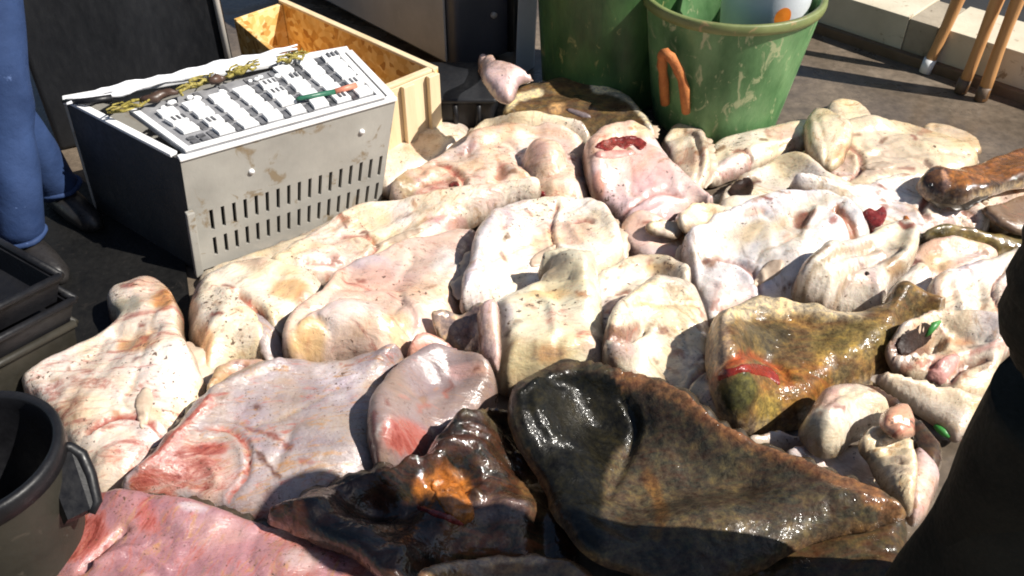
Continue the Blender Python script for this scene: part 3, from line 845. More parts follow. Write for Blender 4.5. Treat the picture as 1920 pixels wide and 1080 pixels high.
# folded lug hanging at its side
lp = [at(104, 838, 0.36), at(128, 838, 0.345), at(150, 852, 0.33), at(166, 890, 0.30), at(178, 940, 0.265), at(168, 962, 0.255), at(120, 985, 0.25), at(98, 930, 0.29)]
mb = MB()
dv = Vector((0.012, -0.010, 0.012))
n = len(lp)
cen = sum(lp, Vector()) / n
mb.v = [p for p in lp] + [cen + (p - cen) * 0.86 + dv for p in lp] 
mb.f = [list(range(n))[::-1], list(range(n, 2 * n))] + [[i, (i + 1) % n, n + (i + 1) % n, n + i] for i in range(n)]
mb.build('lug', M_BLACK, tub)
mb = MB(); mb.tube([p + dv * 0.6 for p in lp[:6]], [0.008, 0.011, 0.012, 0.012, 0.011, 0.008], 10); mb.build('lug_edge', M_BLACK, tub, True)


# ================================================================== the fish: a draped pile
GX0, GY0, GS = -2.4, 0.2, 0.0125
GNX, GNY = 400, 360
H = np.zeros((GNY, GNX))                                   # height of the pile so far
rs = np.random.RandomState(11)
LAT = rs.rand(64, 64)
def vnoise(x, y, s, seed=0):
    """smooth value noise in metres-space, -1..1"""
    o = (seed * 12.9898) % 57.0
    u, v = x * s + o * 1.7 + 500, y * s + o * 2.3 + 500
    i, j = np.floor(u).astype(int), np.floor(v).astype(int)
    f, g = u - i, v - j
    f = f * f * f * (f * (f * 6 - 15) + 10); g = g * g * g * (g * (g * 6 - 15) + 10)
    L = LAT
    a = L[j % 64, i % 64]; b = L[j % 64, (i + 1) % 64]; c = L[(j + 1) % 64, i % 64]; d = L[(j + 1) % 64, (i + 1) % 64]
    return ((a * (1 - f) + b * f) * (1 - g) + (c * (1 - f) + d * f) * g) * 2 - 1
def drape_field(win, rad):
    j0, j1, i0, i1 = win
    sub = H[j0:j1, i0:i1]
    k = max(1, int(rad / GS))
    mx = sub.copy()
    for dj in range(-k, k + 1):
        for di in range(-k, k + 1):
            if dj * dj + di * di > k * k: continue
            a0, a1 = max(0, dj), min(sub.shape[0], sub.shape[0] + dj)
            b0, b1 = max(0, di), min(sub.shape[1], sub.shape[1] + di)
            np.maximum(mx[a0 - dj:a1 - dj, b0 - di:b1 - di], sub[a0:a1, b0:b1], out=mx[a0 - dj:a1 - dj, b0 - di:b1 - di])
    for _ in range(2):
        kk = max(3, k // 2)
        for ax in (0, 1):
            p = np.pad(mx, [(kk, kk) if a == ax else (0, 0) for a in (0, 1)], mode='edge')
            cs = np.cumsum(p, axis=ax)
            z = np.zeros_like(np.take(cs, [0], axis=ax))
            cs = np.concatenate([z, cs], axis=ax)
            n = 2 * kk + 1
            m = mx.shape[ax]
            mx = (np.take(cs, range(n, n + m), axis=ax) - np.take(cs, range(0, m), axis=ax)) / n
    return mx
def bil(F, x, y, win):
    j0, j1, i0, i1 = win
    u = np.clip((x - GX0) / GS - i0, 0, i1 - i0 - 1.001); v = np.clip((y - GY0) / GS - j0, 0, j1 - j0 - 1.001)
    i, j = u.astype(int), v.astype(int); f, g = u - i, v - j
    return (F[j, i] * (1 - f) + F[j, i + 1] * f) * (1 - g) + (F[j + 1, i] * (1 - f) + F[j + 1, i + 1] * f) * g
def spline(pts, closed=True, sub=10):
    p = np.array(pts, float); n = len(p); out = []
    rng_ = range(n) if closed else range(n - 1)
    for i in rng_:
        if closed: a, b, c, d = p[i - 1], p[i], p[(i + 1) % n], p[(i + 2) % n]
        else: a, b, c, d = p[max(i - 1, 0)], p[i], p[i + 1], p[min(i + 2, n - 1)]
        for k in range(sub):
            t = k / sub
            out.append(0.5 * (2 * b + (c - a) * t + (2 * a - 5 * b + 4 * c - d) * t * t + (3 * b - a - 3 * c + d) * t ** 3))
    if not closed: out.append(p[-1])
    return np.array(out)
def resample(p, step, closed=True):
    q = np.vstack([p, p[:1]]) if closed else p
    s = np.r_[0, np.cumsum(np.hypot(*np.diff(q, axis=0).T))]
    n = max(8, int(s[-1] / step))
    t = np.linspace(0, s[-1], n, endpoint=not closed)
    return np.c_[np.interp(t, s, q[:, 0]), np.interp(t, s, q[:, 1])]
def segdist(P, poly, closed=True):
    a = poly; b = np.roll(poly, -1, 0)
    if not closed: a, b = poly[:-1], poly[1:]
    best = np.full(len(P), 1e9)
    for k in range(0, len(P), 4000):
        p = P[k:k + 4000, None, :]
        d = b - a; L2 = (d * d).sum(1) + 1e-12
        t = np.clip(((p - a) * d).sum(2) / L2, 0, 1)
        q = a + t[..., None] * d
        best[k:k + 4000] = np.sqrt(((p - q) ** 2).sum(2).min(1))
    return best
def inside(P, poly):
    x, y = P[:, 0], P[:, 1]; r = np.zeros(len(P), bool)
    n = len(poly); j = n - 1
    for i in range(n):
        xi, yi = poly[i]; xj, yj = poly[j]
        c = ((yi > y) != (yj > y)) & (x < (xj - xi) * (y - yi) / (yj - yi + 1e-15) + xi)
        r ^= c; j = i
    return r
def window(x0, x1, y0, y1, pad=0.2):
    i0 = int(max(0, (x0 - pad - GX0) / GS)); i1 = int(min(GNX, (x1 + pad - GX0) / GS + 2))
    j0 = int(max(0, (y0 - pad - GY0) / GS)); j1 = int(min(GNY, (y1 + pad - GY0) / GS + 2))
    return (j0, j1, i0, i1)
FID = 0
class Fish: pass
def fish(outline, label, T=0.06, W=0.075, col=(0.78, 0.70, 0.60), blood=0.15, dark=False, drape=0.04, edge=0.022, feats=(), paint=(),
         name='flatfish', cat='fish', group='fish in the pile', und=0.016, step=0.0085, lift=0.0, tilt=(0, 0), sharp=False, single=False, wr=0.7, under=None, dull=False):
    """one fish: outline in picture points, set down on the pile where that outline meets it, then given its thickness.
    feats: ('bump', x, y, rx, ry, metres) ('fold', [(x, y)...], width_px, metres) ; paint: ('spot', x, y, rx, ry, rgb, weight, blood)
    ('band', [...], width_px, rgb, weight, blood)"""
    global FID
    if T > 0.05: T *= 1.15
    FID += 1
    px = np.array(outline, float) if sharp else spline(outline)
    dx, dy, dz = rays(px[:, 0], px[:, 1])
    t0 = (0.1 - CAM_H) / dz
    x, y = dx * t0, dy * t0
    win = window(x.min(), x.max(), y.min(), y.max(), 0.35)
    B = drape_field(win, drape)
    z = np.full(len(px), 0.08)
    cx0, cy0 = x.mean(), y.mean()
    for _ in range(30):
        t = (z - CAM_H) / dz; x, y = dx * t, dy * t
        zn = bil(B, x, y, win) + edge + lift + tilt[0] * (x - cx0) + tilt[1] * (y - cy0)
        z = 0.55 * z + 0.45 * zn
    poly = resample(np.c_[x, y], step)
    # slightly uneven rim
    nrm = np.roll(poly, -1, 0) - np.roll(poly, 1, 0)
    nrm = np.c_[nrm[:, 1], -nrm[:, 0]] / (np.hypot(*nrm.T)[:, None] + 1e-9)
    poly = poly + nrm * (0.003 * vnoise(poly[:, 0], poly[:, 1], 28, FID) + 0.005 * vnoise(poly[:, 0], poly[:, 1], 13, FID + 40))[:, None]
    lo, hi = poly.min(0), poly.max(0)
    gx = np.arange(lo[0], hi[0], step); gy = np.arange(lo[1], hi[1], step * 0.87)
    G = np.array([(a + (0.5 * step if j % 2 else 0), b) for j, b in enumerate(gy) for a in gx])
    G = G + (rs.rand(*G.shape) - 0.5) * step * 0.35
    G = G[inside(G, poly)]
    d = segdist(G, poly)
    G = G[d > step * 0.55]
    allp = np.vstack([poly, G]); nb = len(poly)
    res = delaunay_2d_cdt([Vector(p) for p in allp], [(i, (i + 1) % nb) for i in range(nb)], [], 1, 1e-6)
    V = np.array([tuple(v) for v in res[0]]); F = [list(f) for f in res[2]]
    D = segdist(V, poly); rim = D < 1e-4
    X, Y = V[:, 0], V[:, 1]
    base = bil(B, X, Y, win) + edge + lift + tilt[0] * (X - cx0) + tilt[1] * (Y - cy0)
    dm = max(D.max(), 1e-3); Wd = min(W, dm * 0.98)
    def prof(dd):
        e = np.clip(dd / (edge * 1.3), 0, 1)
        s = np.clip(dd / Wd, 0, 1)
        return edge * np.sqrt(np.clip(1 - (1 - e) ** 2, 0, 1)) * 0.9 + (T - edge) * np.sqrt(np.clip(1 - (1 - s) ** 2.1, 0, 1)) ** 1.15
    h = prof(D)
    U, Vp = to_px(X, Y, base + 0.7 * h)
    fall = np.clip(D / 0.03, 0, 1)
    h = h + fall * und * wr * (vnoise(X, Y, 6.0, FID) * 0.9 + 0.55 * vnoise(X, Y, 13, FID + 3)) 
    if T > 0.04: h = h * (1 + 0.35 * vnoise(X, Y, 4.0, FID + 50) * np.clip(D / 0.05, 0, 1))
    cn = vnoise(X + 0.03 * vnoise(X, Y, 9, FID + 61), Y * 1.2 + 0.03 * vnoise(X, Y, 9, FID + 62), 6.5, FID + 60)
    h = h - fall * wr * 0.011 * np.exp(-(cn / 0.15) ** 2) * np.clip(vnoise(X, Y, 5, FID + 63) * 2.2 + 0.25, 0, 1)
    # long soft wrinkles, running one way on each fish
    an = (FID * 2.399) % 3.14
    xr, yr = X * math.cos(an) + Y * math.sin(an), -X * math.sin(an) + Y * math.cos(an)
    big_ = min(1.0, dm / 0.06)
    warp = 0.05 * vnoise(X, Y, 7, FID + 31)
    h = h + fall * big_ * wr * (0.0042 * (0.6 - np.abs(vnoise(xr + warp, yr * 2.4 + warp, 8, FID + 5)) * 1.6) + 0.0018 * (0.6 - np.abs(vnoise(xr * 0.7 + warp, yr * 3.0, 19, FID + 6)) * 1.6) + 0.0010 * vnoise(X, Y, 42, FID + 8))
    for f_ in feats:
        if f_[0] == 'bump':
            _, a, b, rx, ry, am = f_
            q = ((U - a) / rx) ** 2 + ((Vp - b) / ry) ** 2
            if abs(am) > 0.02: g = np.where(q < 1, np.sqrt(np.clip(1 - q, 0, 1)), 0)
            else: g = np.exp(-1.6 * q)
            h = h + am * g * np.clip(D / 0.012, 0, 1)
        elif f_[0] == 'fold':
            _, pl, w, am = f_
            q = segdist(np.c_[U, Vp], spline(pl, False), False) / w
            h = h + am * np.exp(-q * q * 1.8) * np.clip(D / 0.01, 0.25, 1)
        elif f_[0] == 'step':                              # raised on the left-hand side of the line, as an overlapping flap
            _, pl, w, am = f_
            sp = spline(pl, False)
            P2 = np.c_[U, Vp]
            q = segdist(P2, sp, False)
            a, b = sp[:-1], sp[1:]
            mid = (a + b) / 2
            k = np.array([np.argmin(((mid - p) ** 2).sum(1)) for p in P2])
            dv = b[k] - a[k]; s = dv[:, 0] * (P2[:, 1] - a[k][:, 1]) - dv[:, 1] * (P2[:, 0] - a[k][:, 0])
            q = np.where(s < 0, q, -q)
            g = np.where(q > 0, np.clip(q / 3.0, 0, 1) * np.exp(-np.clip(q - 3, 0, None) / w), 0)
            h = h + am * g * np.clip(D / 0.01, 0.3, 1)
    hb = np.maximum(edge * 0.9, 0.0) * np.sqrt(np.clip(1 - (1 - np.clip(D / (edge * 2), 0, 1)) ** 2, 0, 1))
    top = base + np.where(rim, 0, h); bot = base - np.where(rim, 0, hb)
    n = len(V)
    nonrim = np.where(~rim)[0]; bi = np.arange(n); bi[nonrim] = n + np.arange(len(nonrim))
    verts = np.vstack([np.c_[X, Y, top], np.c_[X, Y, bot][nonrim]])
    faces = F + [[int(bi[i]) for i in f[::-1]] for f in F if not all(rim[i] for i in f)]
    # colour of the skin
    C = np.zeros((n, 4)); C[:, :3] = col; C[:, 3] = blood
    paint = list(paint)
    if not dark and T > 0.045:
        # each fish has its own knocks: bruises, rubbed places and short smears of dried blood
        rr_ = random.Random(1000 + FID); inn = np.where(D > 0.02)[0]
        for k in range(rr_.randint(2, 4) if len(inn) else 0):
            i = int(inn[rr_.randrange(len(inn))])
            paint.insert(0, ('spot', U[i], Vp[i], rr_.uniform(16, 46), rr_.uniform(10, 26), rr_.choice([(0.60, 0.44, 0.36), (0.56, 0.50, 0.52), (0.66, 0.52, 0.30), (0.62, 0.36, 0.32), (0.82, 0.79, 0.76)]), rr_.uniform(0.35, 0.75), rr_.choice([0.0, 0.1, 0.5])))
        for k in range(rr_.randint(3, 8) if len(inn) else 0):
            i = int(inn[rr_.randrange(len(inn))]); a_ = rr_.uniform(0, 6.28); l_ = rr_.uniform(6, 30)
            p0 = np.array([U[i], Vp[i]]); q_ = np.array([math.cos(a_), math.sin(a_) * 0.7]) * l_
            pl = [tuple(p0), tuple(p0 + q_ * 0.5 + np.array([rr_.uniform(-6, 6), rr_.uniform(-5, 5)])), tuple(p0 + q_)]
            paint.append(('band', pl, rr_.uniform(2.5, 5.5), rr_.choice([(0.30, 0.09, 0.06), (0.22, 0.12, 0.06), (0.40, 0.20, 0.10), (0.16, 0.06, 0.045)]), rr_.uniform(0.5, 0.95), None))
    nv = 0.5 + 0.5 * vnoise(X, Y, 16, FID + 20)
    nv2 = vnoise(X, Y, 30, FID + 23)
    for p_ in paint:
        if p_[0] == 'spot':
            _, a, b, rx, ry, rgb, w_, bl = p_
            q = np.sqrt(((U - a) / rx) ** 2 + ((Vp - b) / ry) ** 2) + 0.30 * nv2 + 0.25 * (nv - 0.5)
            m = np.clip((1.15 - q) / 0.45, 0, 1) * w_
        elif p_[0] == 'poly':
            _, pl, w0, rgb, w_, bl = p_
            sp = spline(pl); P2 = np.c_[U, Vp]
            q = segdist(P2, sp) * np.where(inside(P2, sp), 1, -1)
            m = np.clip(0.5 + (q + 4 * nv2) / w0, 0, 1) * w_
        else:
            _, pl, w0, rgb, w_, bl = p_
            q = segdist(np.c_[U, Vp], spline(pl, False), False) / w0 + 0.3 * nv2
            m = np.clip((1.15 - q) / 0.5, 0, 1) * w_
        if rgb is not None: C[:, :3] = C[:, :3] * (1 - m[:, None]) + np.array(rgb) * m[:, None]
        if bl is not None: C[:, 3] = C[:, 3] * (1 - m) + bl * m
    if not dark:
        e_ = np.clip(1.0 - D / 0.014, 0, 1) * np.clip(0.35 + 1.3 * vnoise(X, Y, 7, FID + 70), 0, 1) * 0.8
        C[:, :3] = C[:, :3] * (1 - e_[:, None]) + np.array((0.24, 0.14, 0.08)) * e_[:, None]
    # these fish have one dark and one pale side: the underside, seen at the rim, is the other one
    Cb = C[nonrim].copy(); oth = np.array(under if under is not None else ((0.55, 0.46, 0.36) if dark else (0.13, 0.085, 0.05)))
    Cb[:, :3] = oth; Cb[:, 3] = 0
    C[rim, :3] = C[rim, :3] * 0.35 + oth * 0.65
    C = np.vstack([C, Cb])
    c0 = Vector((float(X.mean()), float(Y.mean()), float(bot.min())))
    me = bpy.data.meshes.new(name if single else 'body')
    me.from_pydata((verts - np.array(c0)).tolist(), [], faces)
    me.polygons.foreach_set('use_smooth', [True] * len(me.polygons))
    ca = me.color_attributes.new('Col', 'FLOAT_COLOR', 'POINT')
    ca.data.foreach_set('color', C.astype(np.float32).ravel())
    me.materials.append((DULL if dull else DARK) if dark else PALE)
    me.update()
    # update the pile
    wx = GX0 + (np.arange(win[2], win[3])) * GS; wy = GY0 + np.arange(win[0], win[1]) * GS
    GG = np.array([(a, b) for b in wy for a in wx])
    ins = inside(GG, poly)
    if ins.any():
        Q = GG[ins]; dd = segdist(Q, poly)
        zz = bil(B, Q[:, 0], Q[:, 1], win) + edge + lift + tilt[0] * (Q[:, 0] - cx0) + tilt[1] * (Q[:, 1] - cy0) + prof(dd) * 0.95
        sub = H[win[0]:win[1], win[2]:win[3]]
        flat_ = sub.ravel().copy(); idx = np.where(ins)[0]
        flat_[idx] = np.maximum(flat_[idx], zz)
        H[win[0]:win[1], win[2]:win[3]] = flat_.reshape(sub.shape)
    r = Fish()
    if single:
        o = bpy.data.objects.new(name, me); COL.objects.link(o); o.location = c0
        tag(o, label, cat, group); r.root = o
    else:
        e = empty(name, c0, label, cat, group)
        o = bpy.data.objects.new('body', me); COL.objects.link(o); o.parent = e
        r.root = e
    r.body = o
    r.V = np.c_[X, Y, top]; r.U, r.Vp = to_px(X, Y, top)
    r.poly = poly
    r.pz = bil(B, poly[:, 0], poly[:, 1], win) + edge + lift + tilt[0] * (poly[:, 0] - cx0) + tilt[1] * (poly[:, 1] - cy0)
    r.pu, r.pv = to_px(poly[:, 0], poly[:, 1], r.pz)
    return r
def on(r, px, py, up=0.0):
    """the point of a fish's upper side that shows at a picture point"""
    dd = (r.U - px) ** 2 + (r.Vp - py) ** 2
    k = np.argsort(dd)[:5]
    w = 1 / (dd[k] + 1)
    p = (r.V[k] * w[:, None]).sum(0) / w.sum()
    return Vector((float(p[0]), float(p[1]), float(p[2] + up)))
def fringe(r, pa, pb, width, m=None, name='fin', waves=30, droop=0.22, off=0.0):
    """a frilled fin along the rim of a fish, from the rim point nearest to pa (picture) to that nearest to pb, the shorter way round unless off"""
    width *= 1.8
    n = len(r.poly)
    ia = int(np.argmin((r.pu - pa[0]) ** 2 + (r.pv - pa[1]) ** 2)); ib = int(np.argmin((r.pu - pb[0]) ** 2 + (r.pv - pb[1]) ** 2))
    fw = (ib - ia) % n
    if (fw <= n - fw) != bool(off): idx = [(ia + k) % n for k in range(fw + 1)]
    else: idx = [(ia - k) % n for k in range((ia - ib) % n + 1)]
    P = r.poly[idx]; Z = r.pz[idx]
    T_ = np.gradient(P, axis=0); T_ /= np.hypot(*T_.T)[:, None] + 1e-9
    Nn = np.c_[T_[:, 1], -T_[:, 0]]
    c = r.poly.mean(0)
    if not off and ((P + Nn * 0.02)[len(P) // 2][None] is not None):
        if inside((P + Nn * 0.012)[len(P) // 2:len(P) // 2 + 1], r.poly)[0]: Nn = -Nn
    elif inside((P + Nn * 0.012)[len(P) // 2:len(P) // 2 + 1], r.poly)[0]: Nn = -Nn
    L = len(P); mb = MB(); th = 0.0022
    rows = 4
    for side in (1, -1):
        for k in range(L):
            env = min(1, 6 * k / L, 6 * (L - 1 - k) / L) 
            wv = 0.006 * math.sin(k * 0.9 + 2 * math.sin(k * 0.21)) * env
            ww = width * (0.25 + 0.75 * env) * (1 + 0.18 * math.sin(k * 1.7))
            for j in range(rows):
                t = j / (rows - 1)
                q = P[k] + Nn[k] * (ww * t - 0.008 * (1 - t))
                z_ = Z[k] + wv * t - droop * ww * t * t + side * th * (1 - 0.7 * t)
                mb.v.append(Vector((float(q[0]), float(q[1]), float(max(z_, 0.004)))))
    for s_ in (0, 1):
        b0_ = s_ * L * rows
        for k in range(L - 1):
            for j in range(rows - 1):
                q = [b0_ + k * rows + j, b0_ + (k + 1) * rows + j, b0_ + (k + 1) * rows + j + 1, b0_ + k * rows + j + 1]
                mb.f.append(q if s_ == 0 else q[::-1])
    for k in range(L - 1):
        a = k * rows + rows - 1; b_ = (k + 1) * rows + rows - 1
        mb.f.append([a, b_, L * rows + b_, L * rows + a])
    return mb.build(name, m or FINP, r.root, True)
def patch(r, pts, m, name, dome=0.006, up=0.0015, step_=5.0):
    """a part with its own flesh laid into the skin: it follows the relief of the fish and swells by dome in its middle"""
    poly = resample(spline(pts, True, 8), step_)
    lo, hi = poly.min(0), poly.max(0)
    G = np.array([(a + (step_ / 2 if j % 2 else 0), b) for j, b in enumerate(np.arange(lo[1], hi[1], step_ * 0.87)) for a in np.arange(lo[0], hi[0], step_)])
    G = G[inside(G, poly)] if len(G) else np.zeros((0, 2))
    if len(G): G = G[segdist(G, poly) > step_ * 0.5]
    nb = len(poly); allp = np.vstack([poly, G])
    res = delaunay_2d_cdt([Vector(p) for p in allp], [(i, (i + 1) % nb) for i in range(nb)], [], 1, 1e-6)
    P = np.array([tuple(p) for p in res[0]]); F = [list(f) for f in res[2]]
    D = segdist(P, poly); dm = max(D.max(), 1e-3)
    top = []; 
    for p, d in zip(P, D):
        q = on(r, p[0], p[1])
        s = min(1, d / dm)
        n_ = float(vnoise(np.array([q.x]), np.array([q.y]), 60, 5)[0])
        top.append(q + Vector((0, 0, up + dome * math.sqrt(max(0, 1 - (1 - s) ** 2)) + 0.0012 * n_ * s)))
    bot = [q - Vector((0, 0, 0.006 + dome * min(1, d / dm))) for q, d in zip(top, D)]
    n = len(top); mb = MB(); mb.v = top + bot
    mb.f = F + [[i + n for i in f[::-1]] for f in F]
    cnt = {}
    for f in F:
        for a, b in zip(f, f[1:] + f[:1]):
            cnt[(a, b)] = 1
    for (a, b) in list(cnt):
        if (b, a) not in cnt: mb.f.append([b, a, n + a, n + b])
    return mb.build(name, m, r.root, True)
def ribbon(pts, w):
    """outline of a strip w picture points wide about a line"""
    c = spline(pts, False, 6); n = len(c)
    t = np.gradient(c, axis=0); t /= np.hypot(*t.T)[:, None] + 1e-9
    nn = np.c_[-t[:, 1], t[:, 0]]
    ww = np.array([w * max(0.15, math.sin(math.pi * (i + 0.5) / n) ** 0.6) for i in range(n)])[:, None]
    return [tuple(p) for p in np.vstack([c + nn * ww, (c - nn * ww)[::-1]])[::2]]
def blob(r, pts, rad, m, name, up=0.0, n=14, flat=0.55):
    """a lip, gill or bit of gut laid along picture points on the fish; one point: an eye"""
    if len(pts) > 1:
        return patch(r, ribbon(pts, rad * 1000 * 0.62), m, name, dome=rad * 0.5, step_=3.5)
    P = on(r, *pts[0], up)
    bm = bmesh.new(); bmesh.ops.create_uvsphere(bm, u_segments=18, v_segments=12, radius=1)
    rx = rad if hasattr(rad, '__len__') else (rad, rad, rad * flat)
    for v in bm.verts: v.co = Vector((v.co.x * rx[0], v.co.y * rx[1], v.co.z * rx[2])) + P
    mb = MB(); mb.bm_add(bm)
    return mb.build(name, m, r.root, True)
def cavity(r, pts, m, name, up=0.001):
    return patch(r, pts, m, name, dome=0.0, up=0.003, step_=3.5)

def anat(head, tail, hw, red=0.5, bend=0.0):
    """the blind side of a flatfish: gill cover, mouth slit and lateral line, given the picture points of snout and tail and the half width there"""
    hd, tl = np.array(head, float), np.array(tail, float)
    d = (tl - hd); L_ = np.hypot(*d); d /= L_; n_ = np.array([-d[1], d[0]])
    P = lambda s, t: tuple(hd + d * L_ * s + n_ * hw * t)
    gill = [P(0.20, -0.75), P(0.30, -0.35), P(0.325, 0.1), P(0.28, 0.5), P(0.17, 0.8)]
    gill2 = [P(0.23, -0.72), P(0.335, -0.33), P(0.36, 0.1), P(0.315, 0.5)]
    mouth = [P(0.03, 0.05), P(0.08, 0.22), P(0.13, 0.32)]
    lat = [P(0.34, 0.0), P(0.42, -0.22 + bend), P(0.5, -0.08 + bend), P(0.7, bend), P(0.95, 0.0)]
    fe = [('fold', gill, 6.5, -0.012), ('fold', [tuple(np.array(p) - d * 9) for p in gill], 8, 0.007), ('fold', gill2, 6, 0.005), ('fold', mouth, 5, -0.012), ('fold', lat, 4.5, -0.004),
          ('fold', [P(0.10, -0.5), P(0.16, -0.15), P(0.17, 0.3)], 7, 0.006)]
    pa = [('band', gill, 4.5, (0.36, 0.14, 0.10), 0.75, red), ('band', mouth, 4.5, (0.24, 0.09, 0.07), 0.9, red), ('band', lat, 2.6, (0.46, 0.36, 0.26), 0.55, None),
          ('spot', *P(0.15, 0.1), L_ * 0.13, L_ * 0.10, (0.68, 0.46, 0.40), 0.55, red * 0.7)]
    return fe, pa
def pect(r, head, tail, hw, m=None, s0=0.33, t0=0.1, ln=0.2, sp=0.28):
    """a small fan of a side fin lying on the flank behind the gill cover"""
    hd, tl = np.array(head, float), np.array(tail, float)
    d = (tl - hd); L_ = np.hypot(*d); d /= L_; n_ = np.array([-d[1], d[0]])
    P = lambda s, t: tuple(hd + d * L_ * s + n_ * hw * t)
    return patch(r, [P(s0, t0 - 0.05), P(s0 + ln * 0.6, t0 - sp * 0.7), P(s0 + ln, t0 - sp * 0.3), P(s0 + ln * 0.92, t0 + sp * 0.2), P(s0 + ln * 0.6, t0 + sp * 0.4), P(s0, t0 + 0.06)], m or FINP, 'side_fin', 0.004, 0.002, 3.5)

CREAM = (0.78, 0.70, 0.56); WHITE = (0.80, 0.75, 0.68); PINK = (0.74, 0.54, 0.47); ROSE = (0.66, 0.38, 0.35)
TAN = (0.62, 0.36, 0.16); BROWN = (0.26, 0.13, 0.06); GREY = (0.42, 0.36, 0.35); OLIVE = (0.22, 0.15, 0.04); BLK = (0.022, 0.02, 0.016)
DOL = (0.085, 0.07, 0.04); RED = (0.42, 0.05, 0.04); YEL = (0.66, 0.50, 0.22)

# ---- far side of the pile
f = fish([(385, 548), (380, 520), (450, 488), (560, 448), (640, 412), (700, 390), (690, 420), (620, 455), (540, 495), (470, 530), (420, 555)],
         'narrow cream fish lying along the foot of the slotted crate', 0.03, 0.05, (0.60, 0.52, 0.38), 0.1, edge=0.010)
fringe(f, (450, 488), (640, 412), 0.010)
f = fish([(705, 335), (720, 292), (780, 262), (830, 238), (862, 236), (882, 252), (876, 285), (830, 315), (780, 335), (735, 372), (708, 360)],
         'cream fish between the slotted crate and the round-bellied pink fish', 0.045, 0.05, CREAM, 0.1, paint=[('spot', 790, 275, 40, 20, TAN, 0.5, 0.2)])
A_ = anat((1345, 330), (1530, 255), 28, 0.3)
f = fish([(1322, 345), (1330, 285), (1400, 262), (1460, 246), (1530, 240), (1535, 275), (1480, 296), (1425, 318), (1370, 340)],
         'long cream fish lying against the foot of the bucket bin', 0.05, 0.045, CREAM, 0.1, und=0.008, feats=A_[0] + [('fold', [(1340, 320), (1420, 290), (1510, 262)], 8, 0.006)], paint=A_[1])
f2 = fish([(1548, 205), (1578, 192), (1618, 206), (1645, 240), (1640, 262), (1600, 262), (1560, 235)],
          'small pale fish sticking up farthest from the viewer right of the green bin', 0.03, 0.03, (0.72, 0.60, 0.42), 0.1, single=True, edge=0.010)
f = fish([(1722, 255), (1735, 236), (1775, 240), (1830, 262), (1836, 290), (1790, 285), (1745, 270)], 'thin pale fish overlapping the right-hand end of the farthest big fish', 0.022, 0.03, (0.62, 0.5, 0.36), 0.1, single=True, edge=0.008)
A_ = anat((1510, 315), (1830, 300), 50, 0.3)
f = fish([(1490, 315), (1530, 262), (1590, 240), (1660, 238), (1720, 250), (1790, 275), (1830, 305), (1820, 335), (1760, 365), (1690, 370), (1600, 372), (1530, 355)],
         'farthest big cream fish with fin rays, before the wet brown floor', 0.055, 0.07, (0.74, 0.62, 0.44), 0.12, feats=A_[0] + [('fold', [(1600, 300), (1690, 280), (1780, 300)], 6, 0.006), ('fold', [(1590, 330), (1680, 310), (1760, 325)], 6, -0.006), ('fold', [(1600, 265), (1680, 255), (1740, 270)], 5, -0.005)], paint=A_[1])
pect(f, (1510, 315), (1830, 300), 50)
fringe(f, (1590, 240), (1830, 305), 0.02)
f = fish([(1508, 262), (1520, 215), (1560, 222), (1598, 246), (1592, 280), (1570, 318), (1530, 315)],
         'squarish pale fish piece standing on the farthest big fish', 0.035, 0.03, (0.76, 0.66, 0.46), 0.1, single=True, edge=0.012, feats=[('fold', [(1530, 230), (1545, 270), (1550, 305)], 6, -0.006)], paint=[('spot', 1585, 290, 22, 16, TAN, 0.7, 0.4)])
f = fish([(1240, 290), (1252, 252), (1288, 240), (1318, 256), (1332, 300), (1322, 350), (1300, 385), (1270, 350)],
         'curled white fish flap at the left foot of the bucket bin', 0.05, 0.04, CREAM, 0.1, feats=[('fold', [(1255, 262), (1300, 262), (1312, 300), (1305, 345)], 6, -0.01)])
fringe(f, (1318, 256), (1322, 350), 0.012)
f = fish([(1345, 400), (1360, 355), (1410, 322), (1465, 300), (1510, 296), (1560, 330), (1610, 365), (1600, 400), (1520, 405), (1440, 400), (1390, 405)],
         'cream fish with a dark gap at its left end, before the long cream fish', 0.05, 0.06, CREAM, 0.12, feats=[('bump', 1392, 345, 22, 16, -0.02)], paint=[('spot', 1395, 345, 26, 16, (0.20, 0.13, 0.07), 0.85, 0)])
cavity(f, [(1362, 352), (1392, 330), (1412, 345), (1402, 375), (1378, 372)], HOLE, 'mouth')
f = fish([(1340, 420), (1350, 385), (1400, 372), (1470, 368), (1500, 385), (1440, 410), (1390, 430)], 'small white fish half covered by the big white fish', 0.035, 0.04, WHITE, 0.1, single=True)
f = fish([(1820, 400), (1830, 375), (1870, 360), (1925, 340), (1935, 400), (1900, 440), (1850, 430)], 'pale fish at the right edge below the brown log', 0.05, 0.05, CREAM, 0.1, single=True)
A_ = anat((1840, 425), (1490, 352), 36, 0.4)
f7 = fish([(1478, 352), (1520, 352), (1570, 362), (1620, 360), (1675, 338), (1720, 345), (1765, 372), (1835, 396), (1858, 425), (1830, 450), (1760, 450), (1700, 470), (1640, 462), (1590, 420), (1530, 385)],
          'long white fish with a red open cut and an orange speck', 0.065, 0.06, WHITE, 0.15, feats=A_[0] + [('fold', [(1650, 360), (1700, 380), (1790, 405)], 9, 0.008), ('fold', [(1690, 420), (1760, 425), (1830, 420)], 7, -0.01)], paint=A_[1] + [('band', [(1480, 352), (1540, 388), (1600, 425)], 9, (0.16, 0.12, 0.07), 0.9, 0)])
fringe(f7, (1480, 352), (1600, 425), 0.012, FIND)
cavity(f7, [(1610, 410), (1628, 392), (1642, 396), (1656, 388), (1662, 405), (1652, 424), (1640, 428), (1630, 444), (1616, 432)], FLESH, 'cut')
blob(f7, [(1696, 405), (1703, 420), (1708, 438)], 0.010, ORANGE, 'gill_edge', 0.0)
